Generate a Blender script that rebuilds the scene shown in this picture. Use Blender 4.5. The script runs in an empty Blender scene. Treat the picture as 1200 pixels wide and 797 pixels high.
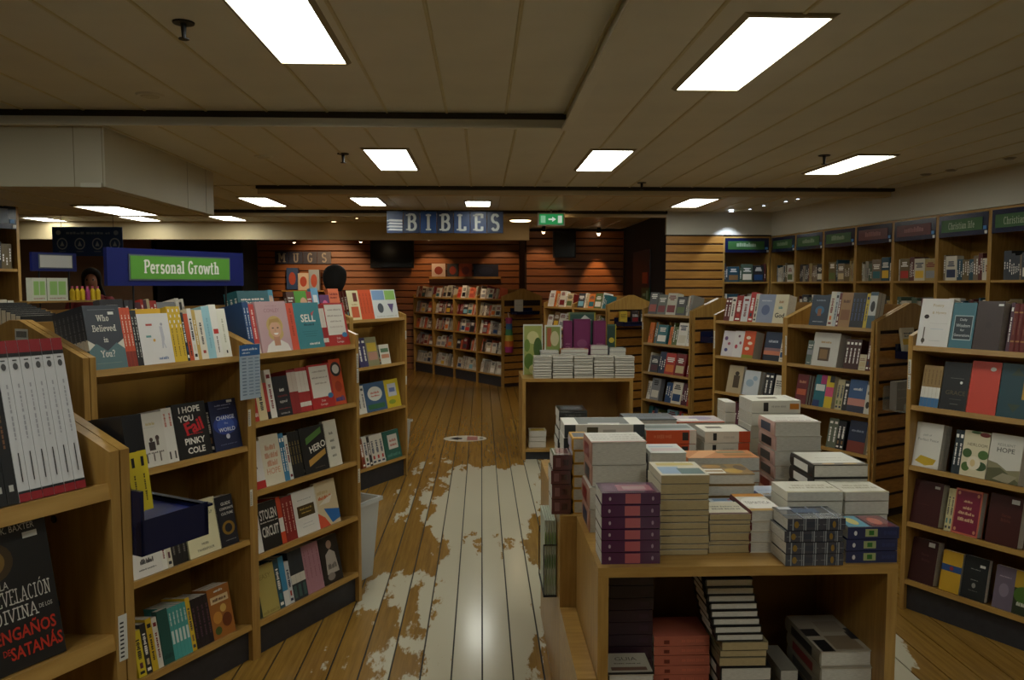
import bpy, bmesh, math, random, zlib
from mathutils import Matrix, Vector
random.seed(7)
scene = bpy.context.scene
C = scene.collection

# ------------------------------------------------------------------ camera, light level
FPX, CX, CY = 920.0, 600.0, 398.5            # focal length in pixels of the 1200x797 frame
YAW, PITCH = math.radians(2.24), math.radians(4.007)
CAM = Vector((0, 0, 1.6))
cam_data = bpy.data.cameras.new('camera'); cam_data.sensor_width = 36; cam_data.lens = 36 * FPX / 1200
cam = bpy.data.objects.new('camera', cam_data); C.objects.link(cam)
cam.location = CAM; cam.rotation_euler = (math.pi / 2 - PITCH, 0, -YAW)
cam_data.clip_start = 0.02; cam_data.clip_end = 60
scene.camera = cam
world = bpy.data.worlds.new('world'); scene.world = world; world.use_nodes = True
world.node_tree.nodes['Background'].inputs[0].default_value = (0.6, 0.7, 0.8, 1)
world.node_tree.nodes['Background'].inputs[1].default_value = 0.0
vs = scene.view_settings
vs.view_transform = 'Standard'; vs.look = 'None'; vs.gamma = 1.0; vs.use_curve_mapping = False
vs.exposure = 0.0
scene.cycles.use_denoising = True
scene.cycles.max_bounces = 8; scene.cycles.diffuse_bounces = 5
LAMP = 12.5                                     # radiance of the fluorescent diffusers
FW = Vector((math.sin(YAW) * math.cos(PITCH), math.cos(YAW) * math.cos(PITCH), -math.sin(PITCH)))
RT = Vector((math.cos(YAW), -math.sin(YAW), 0)); UP = RT.cross(FW)
def ray(px, py): return FW + RT * ((px - CX) / FPX) - UP * ((py - CY) / FPX)
def at_y(px, py, y):                           # the point of the photo's ray at a given distance into the room
    r = ray(px, py); return CAM + r * (y / r.y)
def at_z(px, py, z):                           # ... at a given height
    r = ray(px, py); return CAM + r * ((z - CAM.z) / r.z)

# ------------------------------------------------------------------ helpers
def lin(c):
    if isinstance(c, str):
        c = c.lstrip('#'); c = c if len(c) == 6 else ''.join(q * 2 for q in c); c = [int(c[i:i + 2], 16) / 255 for i in (0, 2, 4)]
    return tuple((v / 12.92 if v <= 0.04045 else ((v + 0.055) / 1.055) ** 2.4) for v in c)

def mat(name, col=(0.8, 0.8, 0.8), rough=0.5, metal=0.0, noise=0.0, scale=20, stretch=(1, 1, 1), bump=0.0, col2=None,
        emit=None, alpha=1.0, spec=0.5, attr=False, coords='Object', trans=0.0, coat=0.0):
    m = bpy.data.materials.new(name); m.use_nodes = True
    nt = m.node_tree; n = nt.nodes; l = nt.links
    b = n['Principled BSDF']
    b.inputs['Roughness'].default_value = rough; b.inputs['Metallic'].default_value = metal
    b.inputs['Specular IOR Level'].default_value = spec; b.inputs['Alpha'].default_value = alpha
    b.inputs['Transmission Weight'].default_value = trans; b.inputs['Coat Weight'].default_value = coat
    b.inputs['Coat Roughness'].default_value = 0.08
    base = lin(col) if isinstance(col, str) else col
    b.inputs['Base Color'].default_value = (*base, 1)
    if emit: b.inputs['Emission Color'].default_value = (*emit[0], 1); b.inputs['Emission Strength'].default_value = emit[1]
    src = None
    if attr:
        a = n.new('ShaderNodeAttribute'); a.attribute_name = 'Col'; src = a.outputs['Color']
    if noise or bump or col2:
        tc = n.new('ShaderNodeTexCoord'); mp = n.new('ShaderNodeMapping'); mp.inputs['Scale'].default_value = stretch
        nz = n.new('ShaderNodeTexNoise'); nz.inputs['Scale'].default_value = scale; nz.inputs['Detail'].default_value = 5
        l.new(tc.outputs[coords], mp.inputs[0]); l.new(mp.outputs[0], nz.inputs['Vector'])
        if col2 or noise:
            mx = n.new('ShaderNodeMix'); mx.data_type = 'RGBA'
            rp = n.new('ShaderNodeValToRGB'); rp.color_ramp.elements[0].position = 0.35; rp.color_ramp.elements[1].position = 0.65
            l.new(nz.outputs['Fac'], rp.inputs[0]); l.new(rp.outputs[0], mx.inputs['Factor'])
            if attr:
                mx.blend_type = 'MULTIPLY'
                mth = n.new('ShaderNodeMath'); mth.operation = 'MULTIPLY'; mth.inputs[1].default_value = noise
                l.new(rp.outputs[0], mth.inputs[0]); l.new(mth.outputs[0], mx.inputs['Factor'])
                l.new(src, mx.inputs['A']); mx.inputs['B'].default_value = (0.7, 0.7, 0.7, 1)
            else:
                c2 = (lin(col2) if isinstance(col2, str) else col2) if col2 else tuple(v * (1 - noise) for v in base)
                mx.inputs['A'].default_value = (*base, 1); mx.inputs['B'].default_value = (*c2, 1)
            src = mx.outputs['Result']
        if bump:
            bp = n.new('ShaderNodeBump'); bp.inputs['Strength'].default_value = bump; bp.inputs['Distance'].default_value = 0.002
            l.new(nz.outputs['Fac'], bp.inputs['Height']); l.new(bp.outputs[0], b.inputs['Normal'])
    if src is not None: l.new(src, b.inputs['Base Color'])
    return m

M = {
 'oak': mat('oak_veneer', '#b08a4a', 0.38, col2='#9a7439', scale=9, stretch=(6, 6, 0.6), bump=0.05),
 'oak_h': mat('oak_veneer_flat', '#b08a4a', 0.35, col2='#9a7439', scale=9, stretch=(0.6, 6, 6), bump=0.05),
 'oak_dark': mat('oak_inside', '#96702f', 0.5, col2='#835f28', scale=7, stretch=(1, 1, 0.5)),
 'kick': mat('charcoal_laminate', '#33343a', 0.55, noise=0.2, scale=30),
 'label': mat('paper_label', '#d8d8d2', 0.5, noise=0.1, scale=300),
 'print': mat('printed_card', attr=True, rough=0.42, noise=0.12, scale=14),
 'gloss': mat('shrink_wrapped_card', attr=True, rough=0.14, noise=0.1, scale=14, coat=1.0),
 'pages': mat('page_edges', '#dedad0', 0.8, col2='#c3beb2', scale=60, stretch=(1, 1, 30)),
 'pages_flat': mat('page_edges_stacked', '#d6d3ca', 0.8, col2='#b5b1a6', scale=60, stretch=(1, 30, 1)),
 'pages_tan': mat('page_edges_tan', '#b9a67c', 0.8, col2='#a08d66', scale=60, stretch=(1, 30, 1)),
 'ceil': mat('ceiling_enamel', '#d6d3c2', 0.45, noise=0.08, scale=3),
 'ceil_rib': mat('ceiling_seam', '#c8bd90', 0.4, noise=0.1, scale=9),
 'ceil_gap': mat('ceiling_gap', '#2a2418', 0.6, noise=0.2),
 'wallw': mat('painted_wall', '#c9c6b8', 0.6, noise=0.06, scale=2, bump=0.05),
 'duct': mat('duct_enamel', '#c4bfa8', 0.45, noise=0.06, scale=2),
 'bulk': mat('bulkhead_paint', '#c8b58e', 0.55, noise=0.08, scale=2),
 'slat_red': mat('cherry_slatwall', '#9c6232', 0.45, col2='#865028', scale=5, stretch=(0.5, 3, 12)),
 'slat_oak': mat('oak_slatwall', '#b07c35', 0.42, col2='#9a6a2a', scale=6, stretch=(0.6, 3, 10)),
 'slot': mat('slat_groove', '#2b1608', 0.8, noise=0.2),
 'dark': mat('dark_curtain', '#15151c', 0.8, noise=0.3, scale=8),
 'navy': mat('navy_acrylic', '#1a2468', 0.3, noise=0.08, scale=6),
 'navy_dk': mat('dark_navy_plastic', '#131a3c', 0.25, noise=0.1, scale=6),
 'metal': mat('brushed_metal', '#9a968c', 0.35, metal=0.9, noise=0.1),
 'darkmetal': mat('dark_metal', '#2a2a2c', 0.4, metal=0.6, noise=0.1),
 'screen': mat('black_screen', '#050506', 0.2, noise=0.1),
 'frame': mat('lamp_frame', '#8f8466', 0.4, metal=0.3, noise=0.05),
 'lamp': mat('lamp_diffuser', '#ffffff', 0.5, emit=((0.98, 1.0, 0.89), LAMP), noise=0.01),
 'spot_warm': mat('warm_bulb', '#ffffff', 0.5, emit=((1.0, 0.72, 0.42), 6.0), noise=0.01),
 'spot_cool': mat('cool_bulb', '#ffffff', 0.5, emit=((0.75, 0.86, 1.0), 6.0), noise=0.01),
 'exit': mat('lit_exit_sign', attr=True, rough=0.4),
 'bin': mat('frosted_plastic', '#e2e8ea', 0.25, alpha=0.5, noise=0.06, scale=5),
 'acrylic': mat('clear_acrylic', '#dfe6dc', 0.1, alpha=0.25, noise=0.03),
 'skin': mat('skin', '#94624a', 0.5, noise=0.1),
 'hair': mat('black_hair', '#120e0c', 0.85, noise=0.3, scale=60, stretch=(1, 1, 0.1)),
 'cloth_red': mat('pink_cloth', '#8e3a40', 0.8, noise=0.15, scale=40),
 'cloth_dk': mat('dark_cloth', '#20242e', 0.8, noise=0.15, scale=40),
}
# the lit exit sign gives off its own printed colours
_nt = M['exit'].node_tree
_nt.links.new([x for x in _nt.nodes if x.type == 'ATTRIBUTE'][0].outputs['Color'], _nt.nodes['Principled BSDF'].inputs['Emission Color'])
_nt.nodes['Principled BSDF'].inputs['Emission Strength'].default_value = 0.55

_text_cache = {}
def text_geo(s, bold=0.0):
    k = (s, bold)
    if k not in _text_cache:
        cu = bpy.data.curves.new('t', 'FONT'); cu.body = s; cu.offset = bold; cu.resolution_u = 2
        cu.fill_mode = 'FRONT'
        o = bpy.data.objects.new('t', cu); C.objects.link(o)
        dg = bpy.context.evaluated_depsgraph_get(); me = o.evaluated_get(dg).to_mesh()
        vv = [tuple(v.co) for v in me.vertices]; ff = [tuple(p.vertices) for p in me.polygons]
        o.evaluated_get(dg).to_mesh_clear(); bpy.data.objects.remove(o); bpy.data.curves.remove(cu)
        xs = [v[0] for v in vv]; ys = [v[1] for v in vv]
        x0, x1, y0, y1 = min(xs), max(xs), min(ys), max(ys)
        _text_cache[k] = ([((v[0] - (x0 + x1) / 2) / (y1 - y0), (v[1] - (y0 + y1) / 2) / (y1 - y0)) for v in vv], ff, (x1 - x0) / (y1 - y0))
    return _text_cache[k]

class MB:
    """collects faces with a colour each; build() links them as ONE mesh object"""
    def __init__(s): s.v = []; s.f = []; s.c = []
    def add(s, vs, fs, col=(0.8, 0.8, 0.8), m=None):
        o = len(s.v)
        s.v += [tuple(m @ Vector(p)) if m is not None else tuple(p) for p in vs]
        s.f += [tuple(i + o for i in f) for f in fs]
        col = lin(col) if isinstance(col, str) else col
        s.c += [col] * len(fs); return s
    def box(s, x0, x1, y0, y1, z0, z1, col=(0.8, 0.8, 0.8), m=None):
        v = [(x, y, z) for x in (x0, x1) for y in (y0, y1) for z in (z0, z1)]
        return s.add(v, [(0, 1, 3, 2), (4, 6, 7, 5), (0, 4, 5, 1), (2, 3, 7, 6), (0, 2, 6, 4), (1, 5, 7, 3)], col, m)
    def prism(s, poly, a0, a1, axis='x', col=(0.8, 0.8, 0.8), m=None):
        n = len(poly)
        def p3(q, a): return (a, q[0], q[1]) if axis == 'x' else ((q[0], a, q[1]) if axis == 'y' else (q[0], q[1], a))
        v = [p3(q, a0) for q in poly] + [p3(q, a1) for q in poly]
        f = [tuple(range(n)), tuple(range(2 * n - 1, n - 1, -1))] + [(i, i + n, (i + 1) % n + n, (i + 1) % n) for i in range(n)]
        return s.add(v, f, col, m)
    def cyl(s, p0, p1, r0, r1=None, n=10, col=(0.8, 0.8, 0.8), m=None):
        r1 = r0 if r1 is None else r1
        p0, p1 = Vector(p0), Vector(p1); q = (p1 - p0).to_track_quat('Z', 'Y').to_matrix()
        v = []
        for p, r in ((p0, r0), (p1, r1)):
            v += [p + q @ Vector((r * math.cos(2 * math.pi * i / n), r * math.sin(2 * math.pi * i / n), 0)) for i in range(n)]
        f = [tuple(range(n - 1, -1, -1)), tuple(range(n, 2 * n))] + [(i, (i + 1) % n, (i + 1) % n + n, i + n) for i in range(n)]
        return s.add(v, f, col, m)
    def poly_xz(s, pts, y, col, m=None):           # a flat print on the front (facing -y)
        return s.add([(p[0], y, p[1]) for p in pts], [tuple(range(len(pts)))], col, m)
    def text_xz(s, txt, cx, cz, h, y, col, m=None, maxw=None, bold=0.0, sx=1.0, rot=0.0):
        vv, ff, ar = text_geo(txt, bold)
        w = h * ar * sx
        if maxw and w > maxw: sx *= maxw / w
        ca, sa = math.cos(rot), math.sin(rot)
        return s.add([(cx + ca * a * h * sx - sa * b * h, y, cz + sa * a * h * sx + ca * b * h) for a, b in vv], ff, col, m)
    def mesh(s, name):
        me = bpy.data.meshes.new(name); me.from_pydata(s.v, [], s.f); me.update()
        at = me.color_attributes.new('Col', 'FLOAT_COLOR', 'CORNER')
        vals = []
        for p, c in zip(me.polygons, s.c): vals += [*c[:3], 1.0] * p.loop_total
        at.data.foreach_set('color', vals)
        return me
    def build(s, name, material, parent=None, mw=None, fix=True):
        me = s.mesh(name)
        if fix and len(s.f) < 3000:
            bm = bmesh.new(); bm.from_mesh(me); bmesh.ops.recalc_face_normals(bm, faces=bm.faces); bm.to_mesh(me); bm.free()
        o = link(name, me, material, parent)
        if mw is not None: o.matrix_world = mw
        return o
def link(name, me, material, parent=None):
    o = bpy.data.objects.new(name, me); C.objects.link(o)
    if material is not None and me is not None and not me.materials: me.materials.append(M[material] if isinstance(material, str) else material)
    if parent is not None: o.parent = parent
    return o
def empty(name, mw):
    o = bpy.data.objects.new(name, None); C.objects.link(o); o.matrix_world = mw; o.empty_display_size = 0.1; return o
def tag(o, label=None, cat=None, group=None, kind=None):
    if label: o['label'] = label
    if cat: o['category'] = cat
    if group: o['group'] = group
    if kind: o['kind'] = kind
    return o
def T(x, y, z): return Matrix.Translation((x, y, z))
def RZ(deg): return Matrix.Rotation(math.radians(deg), 4, 'Z')
def RX(deg): return Matrix.Rotation(math.radians(deg), 4, 'X')
def RY(deg): return Matrix.Rotation(math.radians(deg), 4, 'Y')

# ------------------------------------------------------------------ the setting
ZL, ZU, ZD = 2.53, 2.62, 2.18                 # lower ceiling, raised tray, duct underside
XR, YB1, YB2, YB3 = 0.51, 4.77, 7.5, 9.9      # tray edge, cross beams
floor = tag(MB().box(-8, 6.5, -3, 16, -0.05, -0.006, '#14100b').build('floor', mat('deck_caulking', '#17130d', 0.7, noise=0.3)), kind='structure')

def deck_material():
    m = bpy.data.materials.new('worn_deck_plank'); m.use_nodes = True
    nt = m.node_tree; n = nt.nodes; l = nt.links; b = n['Principled BSDF']
    def math_(op, a, b2=None, clamp=False):
        q = n.new('ShaderNodeMath'); q.operation = op; q.use_clamp = clamp
        for i, v in enumerate((a, b2)):
            if v is None: continue
            if isinstance(v, (int, float)): q.inputs[i].default_value = v
            else: l.new(v, q.inputs[i])
        return q.outputs[0]
    g = n.new('ShaderNodeNewGeometry'); sp = n.new('ShaderNodeSeparateXYZ'); l.new(g.outputs['Position'], sp.inputs[0])
    x, y = sp.outputs[0], sp.outputs[1]
    pid = math_('FLOOR', math_('DIVIDE', x, 0.127))
    def noise(scale, stretch, off=None, detail=6):
        mp = n.new('ShaderNodeMapping'); mp.inputs['Scale'].default_value = stretch
        cb = n.new('ShaderNodeCombineXYZ'); l.new(x, cb.inputs[0]); l.new(y, cb.inputs[1])
        l.new(math_('MULTIPLY', pid, 3.7 if off is None else off), cb.inputs[2])
        l.new(cb.outputs[0], mp.inputs[0]); q = n.new('ShaderNodeTexNoise'); q.inputs['Scale'].default_value = scale
        q.inputs['Detail'].default_value = detail; q.inputs['Roughness'].default_value = 0.65; l.new(mp.outputs[0], q.inputs['Vector']); return q.outputs['Fac']
    grain = noise(4, (14, 0.7, 1))
    tone = noise(0.6, (1, 0.25, 1))
    cr = n.new('ShaderNodeValToRGB')
    cr.color_ramp.elements[0].position = 0.3; cr.color_ramp.elements[0].color = (*lin('#6a4c1c'), 1)
    cr.color_ramp.elements[1].position = 0.72; cr.color_ramp.elements[1].color = (*lin('#a37c38'), 1)
    l.new(math_('ADD', math_('MULTIPLY', grain, 0.6), math_('MULTIPLY', tone, 0.42)), cr.inputs[0])
    wn = n.new('ShaderNodeTexWhiteNoise'); wn.noise_dimensions = '1D'; l.new(pid, wn.inputs['W']); plk = wn.outputs['Value']
    # white deck paint that foot traffic wore away: inside a broad patch, torn edge
    def edge(v, c, w): return math_('DIVIDE', math_('SUBTRACT', v, c), w)      # >0 inside
    left = math_('ADD', edge(x, -0.5, 0.45), math_('MULTIPLY', math_('SUBTRACT', plk, 0.5), 0.8)); right = edge(math_('SUBTRACT', math_('MULTIPLY', y, 0.085), x), 0.03, 0.22)
    left2 = edge(x, 0.95, 0.3); right2 = edge(math_('MULTIPLY', x, -1), -1.84, 0.22)
    far = edge(math_('MULTIPLY', y, -1), -7.0, 0.9)
    inside = math_('MINIMUM', math_('MAXIMUM', math_('MINIMUM', left, right), math_('MINIMUM', left2, right2)), far)
    q = math_('DIVIDE', math_('SUBTRACT', y, 4.75), 0.4); band = math_('POWER', 2.718, math_('MULTIPLY', math_('MULTIPLY', q, q), -1.0))
    inside = math_('SUBTRACT', math_('MINIMUM', inside, 0.55), math_('MULTIPLY', band, 0.42))
    bare = noise(0.55, (1.4, 1, 0), 0.0, 4)                                      # big worn islands
    tear = noise(2.6, (2.4, 0.8, 1), None, 9)
    val = math_('ADD', inside, math_('MULTIPLY', math_('SUBTRACT', tear, 0.5), 2.2))
    val = math_('ADD', val, math_('MULTIPLY', math_('SUBTRACT', bare, 0.5), -2.2))
    mask = math_('MULTIPLY', math_('SUBTRACT', val, 0.02), 14, True)
    mx = n.new('ShaderNodeMix'); mx.data_type = 'RGBA'; l.new(mask, mx.inputs['Factor']); l.new(cr.outputs[0], mx.inputs['A'])
    mx.inputs['B'].default_value = (*lin('#bfb8a2'), 1); l.new(mx.outputs['Result'], b.inputs['Base Color'])
    rg = n.new('ShaderNodeMapRange'); rg.inputs['To Min'].default_value = 0.24; rg.inputs['To Max'].default_value = 0.17
    l.new(mask, rg.inputs['Value']); l.new(rg.outputs[0], b.inputs['Roughness'])
    bp = n.new('ShaderNodeBump'); bp.inputs['Strength'].default_value = 0.06; bp.inputs['Distance'].default_value = 0.001
    l.new(math_('ADD', grain, mask), bp.inputs['Height']); l.new(bp.outputs[0], b.inputs['Normal'])
    return m
DECK = deck_material()
PW = 0.127
plank_me = MB().box(0.0035, PW - 0.0035, 0, 18.9, -0.006, 0.0).mesh('plank')
plank_me.materials.append(DECK)
for i in range(-55, 50):
    p = link('plank', plank_me, None, floor); p.location = (i * PW, -2.95, 0)

def structure(name, mb, material): return tag(mb.build(name, material), kind='structure')
# ceiling: raised tray on the left front, lower field elsewhere, both of long enamelled panels
ceiling = structure('ceiling', MB().box(-8, 6.5, -3, 16, ZU + 0.02, ZU + 0.08), 'ceil_gap')
def panel_run(x0, x1, y0, y1, z, pitch, first):
    me = MB().box(0.004, pitch - 0.004, 0, y1 - y0, 0, 0.02).prism([(-0.006, 0.004), (0.0, -0.006), (0.006, 0.004)], 0, y1 - y0, 'y').mesh('ceiling_panel')
    me.materials.append(M['ceil'])
    rib = MB().prism([(-0.010, 0.002), (-0.006, -0.005), (0.006, -0.005), (0.010, 0.002)], 0, y1 - y0, 'y').mesh('seam_strip'); rib.materials.append(M['ceil_rib'])
    x = first
    while x < x1:
        if x + pitch <= x0: x += pitch; continue
        a, b = max(x, x0), min(x + pitch, x1)
        if b - a > pitch * 0.98: m2 = me; lx = x
        else: m2 = MB().box(0.004, b - a - 0.004, 0, y1 - y0, 0, 0.02).mesh('ceiling_panel'); m2.materials.append(M['ceil']); lx = a
        o = link('ceiling_panel', m2, None, ceiling); o.location = (lx, y0, z)
        if a == x:
            r = link('seam_strip', rib, None, ceiling); r.location = (x, y0, z)
        x += pitch
panel_run(-8, XR, -3, YB1, ZU, 0.352, 0.15 - 0.352 * 24)
panel_run(XR, 6.5, -3, YB1, ZL, 0.30, XR)
for a, b in ((YB1, YB2), (YB2 + 0.05, YB3), (YB3 + 0.05, 16)):
    panel_run(-8, 6.5, a, b, ZL, 0.30, XR - 0.30 * 29)
trim = structure('trim_1', MB().box(-8, XR, YB1 - 0.012, YB1, ZL - 0.001, ZL + 0.055).box(-8, XR + 0.001, YB1 - 0.05, YB1 - 0.012, ZL - 0.004, ZL + 0.006), 'ceil')
structure('trim_2', MB().box(-8, XR, YB1 - 0.02, YB1 + 0.01, ZL + 0.055, ZU), 'ceil_gap')
structure('trim_3', MB().box(XR, XR + 0.02, -3, YB1, ZL - 0.004, ZU + 0.02).box(XR - 0.03, XR + 0.02, -3, YB1 - 0.02, ZL - 0.012, ZL + 0.004), 'ceil')
structure('trim_4', MB().box(-2.1, 4.15, YB2 - 0.01, YB2 + 0.05, ZL - 0.03, ZL + 0.02), 'ceil_gap')
structure('trim_5', MB().box(-2.1, 4.15, YB2 + 0.05, YB2 + 0.15, ZL - 0.075, ZL + 0.0), 'bulk')
structure('trim_6', MB().box(-8, 2.35, YB3, YB3 + 0.06, ZL - 0.035, ZL + 0.01), 'ceil_gap')
structure('trim_7', MB().box(-8, 2.35, YB3 + 0.06, YB3 + 0.14, ZL - 0.075, ZL + 0.0), 'bulk')
# duct casing on the left, boxed into the ceiling
duct = structure('trim_8', MB().box(-8, -2.22, 4.79, 6.68, ZD, ZL + 0.02), 'duct')
MB().box(-2.40, -2.397, 4.788, 4.79, ZD, ZL).box(-2.235, -2.232, 4.788, 4.79, ZD, ZL).build('panel_joint', 'frame', duct)
MB().box(-2.2195, -2.218, 6.1, 6.103, ZD, ZL).box(-2.2195, -2.218, 6.5, 6.503, ZD, ZL).build('panel_joint', 'frame', duct)
MB().box(-2.36, -2.24, 4.778, 4.79, ZD - 0.004, ZD + 0.022).build('corner_bracket', 'ceil', duct)
for k in range(9):
    MB().box(-2.30 - 0.3 * k - 0.004, -2.30 - 0.3 * k, 4.8, 6.66, ZD - 0.003, ZD).build('panel_joint', 'ceil_rib', duct)
structure('trim_9', MB().box(-8, 0.72, 11.8, 11.95, 2.27, ZL + 0.02), 'bulk')

def slat_wall(name, p0, p1, z0, z1, pitch, material, back=0.03):
    """wall of horizontal slats between two plan points; groove between each"""
    p0, p1 = Vector((*p0, 0)), Vector((*p1, 0)); L = (p1 - p0).length; a = math.atan2(p1.y - p0.y, p1.x - p0.x)
    mw = T(*p0) @ Matrix.Rotation(a, 4, 'Z')
    w = tag(MB().box(0, L, 0.012, 0.012 + back, z0, z1).build(name, 'slot', None, mw), kind='structure')
    me = MB().prism([(0.0, 0.006), (0.0, pitch - 0.022), (0.012, pitch - 0.016), (0.012, 0.0)], 0, L, 'x').mesh('slat'); me.materials.append(M[material])
    z = z0
    while z + pitch <= z1 + 0.01:
        s = link('slat', me, None, w); s.location = (0, 0, z); z += pitch
    return w
# back walls
slat_wall('wall_back', (-4.2, 15.0), (0.75, 15.0), 0.0, 2.5, 0.125, 'slat_red')
slat_wall('wall_recess', (0.75, 13.0), (2.36, 13.0), 0.0, 2.5, 0.125, 'slat_red')
structure('wall_recess_side', MB().box(0.72, 0.75, 13.0, 15.0, 0, 2.6), 'slot')
structure('wall_back_left', MB().box(-5.3, -4.2, 14.0, 14.1, 0, 2.6), 'dark')
structure('wall_till', MB().box(-8, -5.3, 13.0, 13.1, 0, 2.6), mat('brown_panel', '#6a4a30', 0.5, noise=0.2, scale=3))
structure('wall_till_side', MB().box(-5.33, -5.3, 13.0, 14.1, 0, 2.6), 'dark')
structure('wall_left', MB().box(-8.0, -7.9, -3, 16, 0, 2.7), 'wallw')
structure('wall_behind_camera', MB().box(-8, 6.5, -3.1, -3, 0, 2.7), 'wallw')
structure('wall_far_right', MB().box(6.4, 6.5, -3, 16, 0, 2.7), 'wallw')
structure('wall_back_outer', MB().box(-8, 6.5, 15.9, 16, 0, 2.7), 'wallw')
# right side: short return wall facing the camera, then the long wall with built-in cases
door_wall = structure('door_1', MB().box(2.36, 2.44, 10.06, 13.0, 0, ZL), 'dark')
MB().box(2.345, 2.36, 10.9, 12.1, 0.0, 2.1).build('door_leaf', mat('navy_door', '#10162c', 0.5, noise=0.1), door_wall)
MB().box(2.335, 2.345, 11.0, 11.35, 1.62, 1.78, '#9a2f22').build('red_notice', 'print', door_wall)
MB().box(2.335, 2.345, 10.85, 11.4, 1.36, 1.56, '#1d5a30').box(2.332, 2.335, 10.95, 11.05, 1.4, 1.52, '#8fb89a').box(2.332, 2.335, 11.1, 11.3, 1.44, 1.48, '#8fb89a').build('green_notice', 'print', door_wall)
RWA = math.radians(6)
RW0 = Vector((3.72, 10.0, 0)); RWD = Vector((math.sin(RWA), -math.cos(RWA), 0))
structure('wall_right_return', MB().box(2.36, 3.78, 10.0, 10.06, 2.24, ZL), 'wallw')
slat_wall('wall_right_slats', (2.36, 10.0), (3.10, 10.0), 0.0, 2.24, 0.112, 'slat_oak')
mw_r = T(*RW0) @ RZ(-84)
tag(MB().box(0, 9.0, 0.0, 0.06, 2.225, ZL).build('wall_right_upper', 'wallw', None, mw_r), kind='structure')
tag(MB().box(0, 9.0, 0.34, 0.40, 0.0, ZL).build('wall_right', 'wallw', None, mw_r), kind='structure')

# ------------------------------------------------------------------ lamps
def ceiling_light(x0, x1, y0, y1, z, label):
    e = empty('ceiling_light', T((x0 + x1) / 2, (y0 + y1) / 2, z)); tag(e, label, 'ceiling light', 'fluorescent ceiling lights')
    a, b = (x1 - x0) / 2, (y1 - y0) / 2
    f = 0.022
    fr = MB()
    fr.prism([(-a - f, 0.0), (-a, -0.012), (-a, 0.0)], -b - f, b + f, 'y'); fr.prism([(a + f, 0.0), (a, -0.012), (a, 0.0)], -b - f, b + f, 'y')
    fr.box(-a, a, -b - f, -b, -0.012, 0).box(-a, a, b, b + f, -0.012, 0)
    fr.build('lamp_frame', 'frame', e)
    MB().box(-a, a, -b, b, -0.008, 0.0).build('diffuser', 'lamp', e)
    return e
ceiling_light(-0.905, -0.615, 2.68, 3.70, ZU, 'large ceiling light at the top left above the aisle')
ceiling_light(0.925, 1.215, 2.74, 3.75, ZL, 'large ceiling light above the front display table')
ceiling_light(-0.80, -0.51, 5.46, 6.42, ZL, 'ceiling light between the two cross beams, left of centre')
ceiling_light(0.77, 1.05, 5.44, 6.40, ZL, 'ceiling light between the two cross beams, right of centre')
ceiling_light(2.69, 2.97, 5.58, 6.52, ZL, 'ceiling light at the right in front of the long wall cases')
ceiling_light(-2.57, -2.28, 8.50, 9.40, ZL, 'small ceiling light just right of the duct casing end')
ceiling_light(-1.39, -1.10, 8.46, 9.26, ZL, 'small ceiling light in front of the sign with books drawn')
ceiling_light(-0.17, 0.10, 8.76, 9.31, ZL, 'smallest ceiling light, above the letters of the hanging sign')
ceiling_light(2.25, 2.55, 8.41, 9.31, ZL, 'small ceiling light before the oak slat wall')
ceiling_light(-2.96, -2.65, 5.88, 6.62, ZD, 'ceiling light set in the underside of the duct casing')
ceiling_light(-6.3, -6.0, 11.1, 11.75, ZL, 'far ceiling light at the left edge by the tall bookcase')
ceiling_light(-3.66, -3.36, 10.7, 11.5, ZL, 'far ceiling light seen at the lower corner of the duct casing')
ceiling_light(-4.9, -4.6, 10.9, 11.6, ZL, 'far ceiling light just below the duct casing lamp')
# the same rows go on towards and behind the viewer
for x, y, z, s in ((-0.76, -0.2, ZU, 'left'), (1.07, -0.2, ZL, 'right'), (-2.55, 2.68, ZU, 'far left'), (2.83, -0.2, ZL, 'right end')):
    ceiling_light(x - 0.145, x + 0.145, y, y + 1.0, z, 'ceiling light beside or behind the viewer, %s row' % s)

def downlight(px, py, z, label, material, energy, target=None, size=0.03, col=(1, 0.7, 0.4), y=None, cone=50, group='small round downlights'):
    p = at_y(px, py, y) if y else at_z(px, py, z)
    e = empty('downlight', T(*p)); tag(e, label, 'downlight', group)
    ring = MB(); n = 14
    for k in range(n):
        a0, a1 = 2 * math.pi * k / n, 2 * math.pi * (k + 1) / n
        ring.add([(size * math.cos(a0), size * math.sin(a0), -0.012), (size * math.cos(a1), size * math.sin(a1), -0.012),
                  (size * 1.6 * math.cos(a1), size * 1.6 * math.sin(a1), 0), (size * 1.6 * math.cos(a0), size * 1.6 * math.sin(a0), 0)], [(0, 1, 2, 3)])
    ring.build('trim_ring', 'metal', e)
    MB().cyl((0, 0, -0.013), (0, 0, 0.02), size, n=14).build('bulb', material, e)
    if energy:
        ld = bpy.data.lights.new('spot_beam', 'SPOT'); ld.energy = energy; ld.color = col; ld.spot_size = math.radians(cone); ld.spot_blend = 0.4; ld.shadow_soft_size = 0.02
        lo = bpy.data.objects.new('spot_beam', ld); C.objects.link(lo); lo.parent = e; lo.location = (0, 0, -0.03)
        d = (Vector(target) - p) if target else Vector((0, 0, -1)); lo.rotation_euler = d.to_track_quat('-Z', 'Y').to_euler()
    return e

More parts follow.
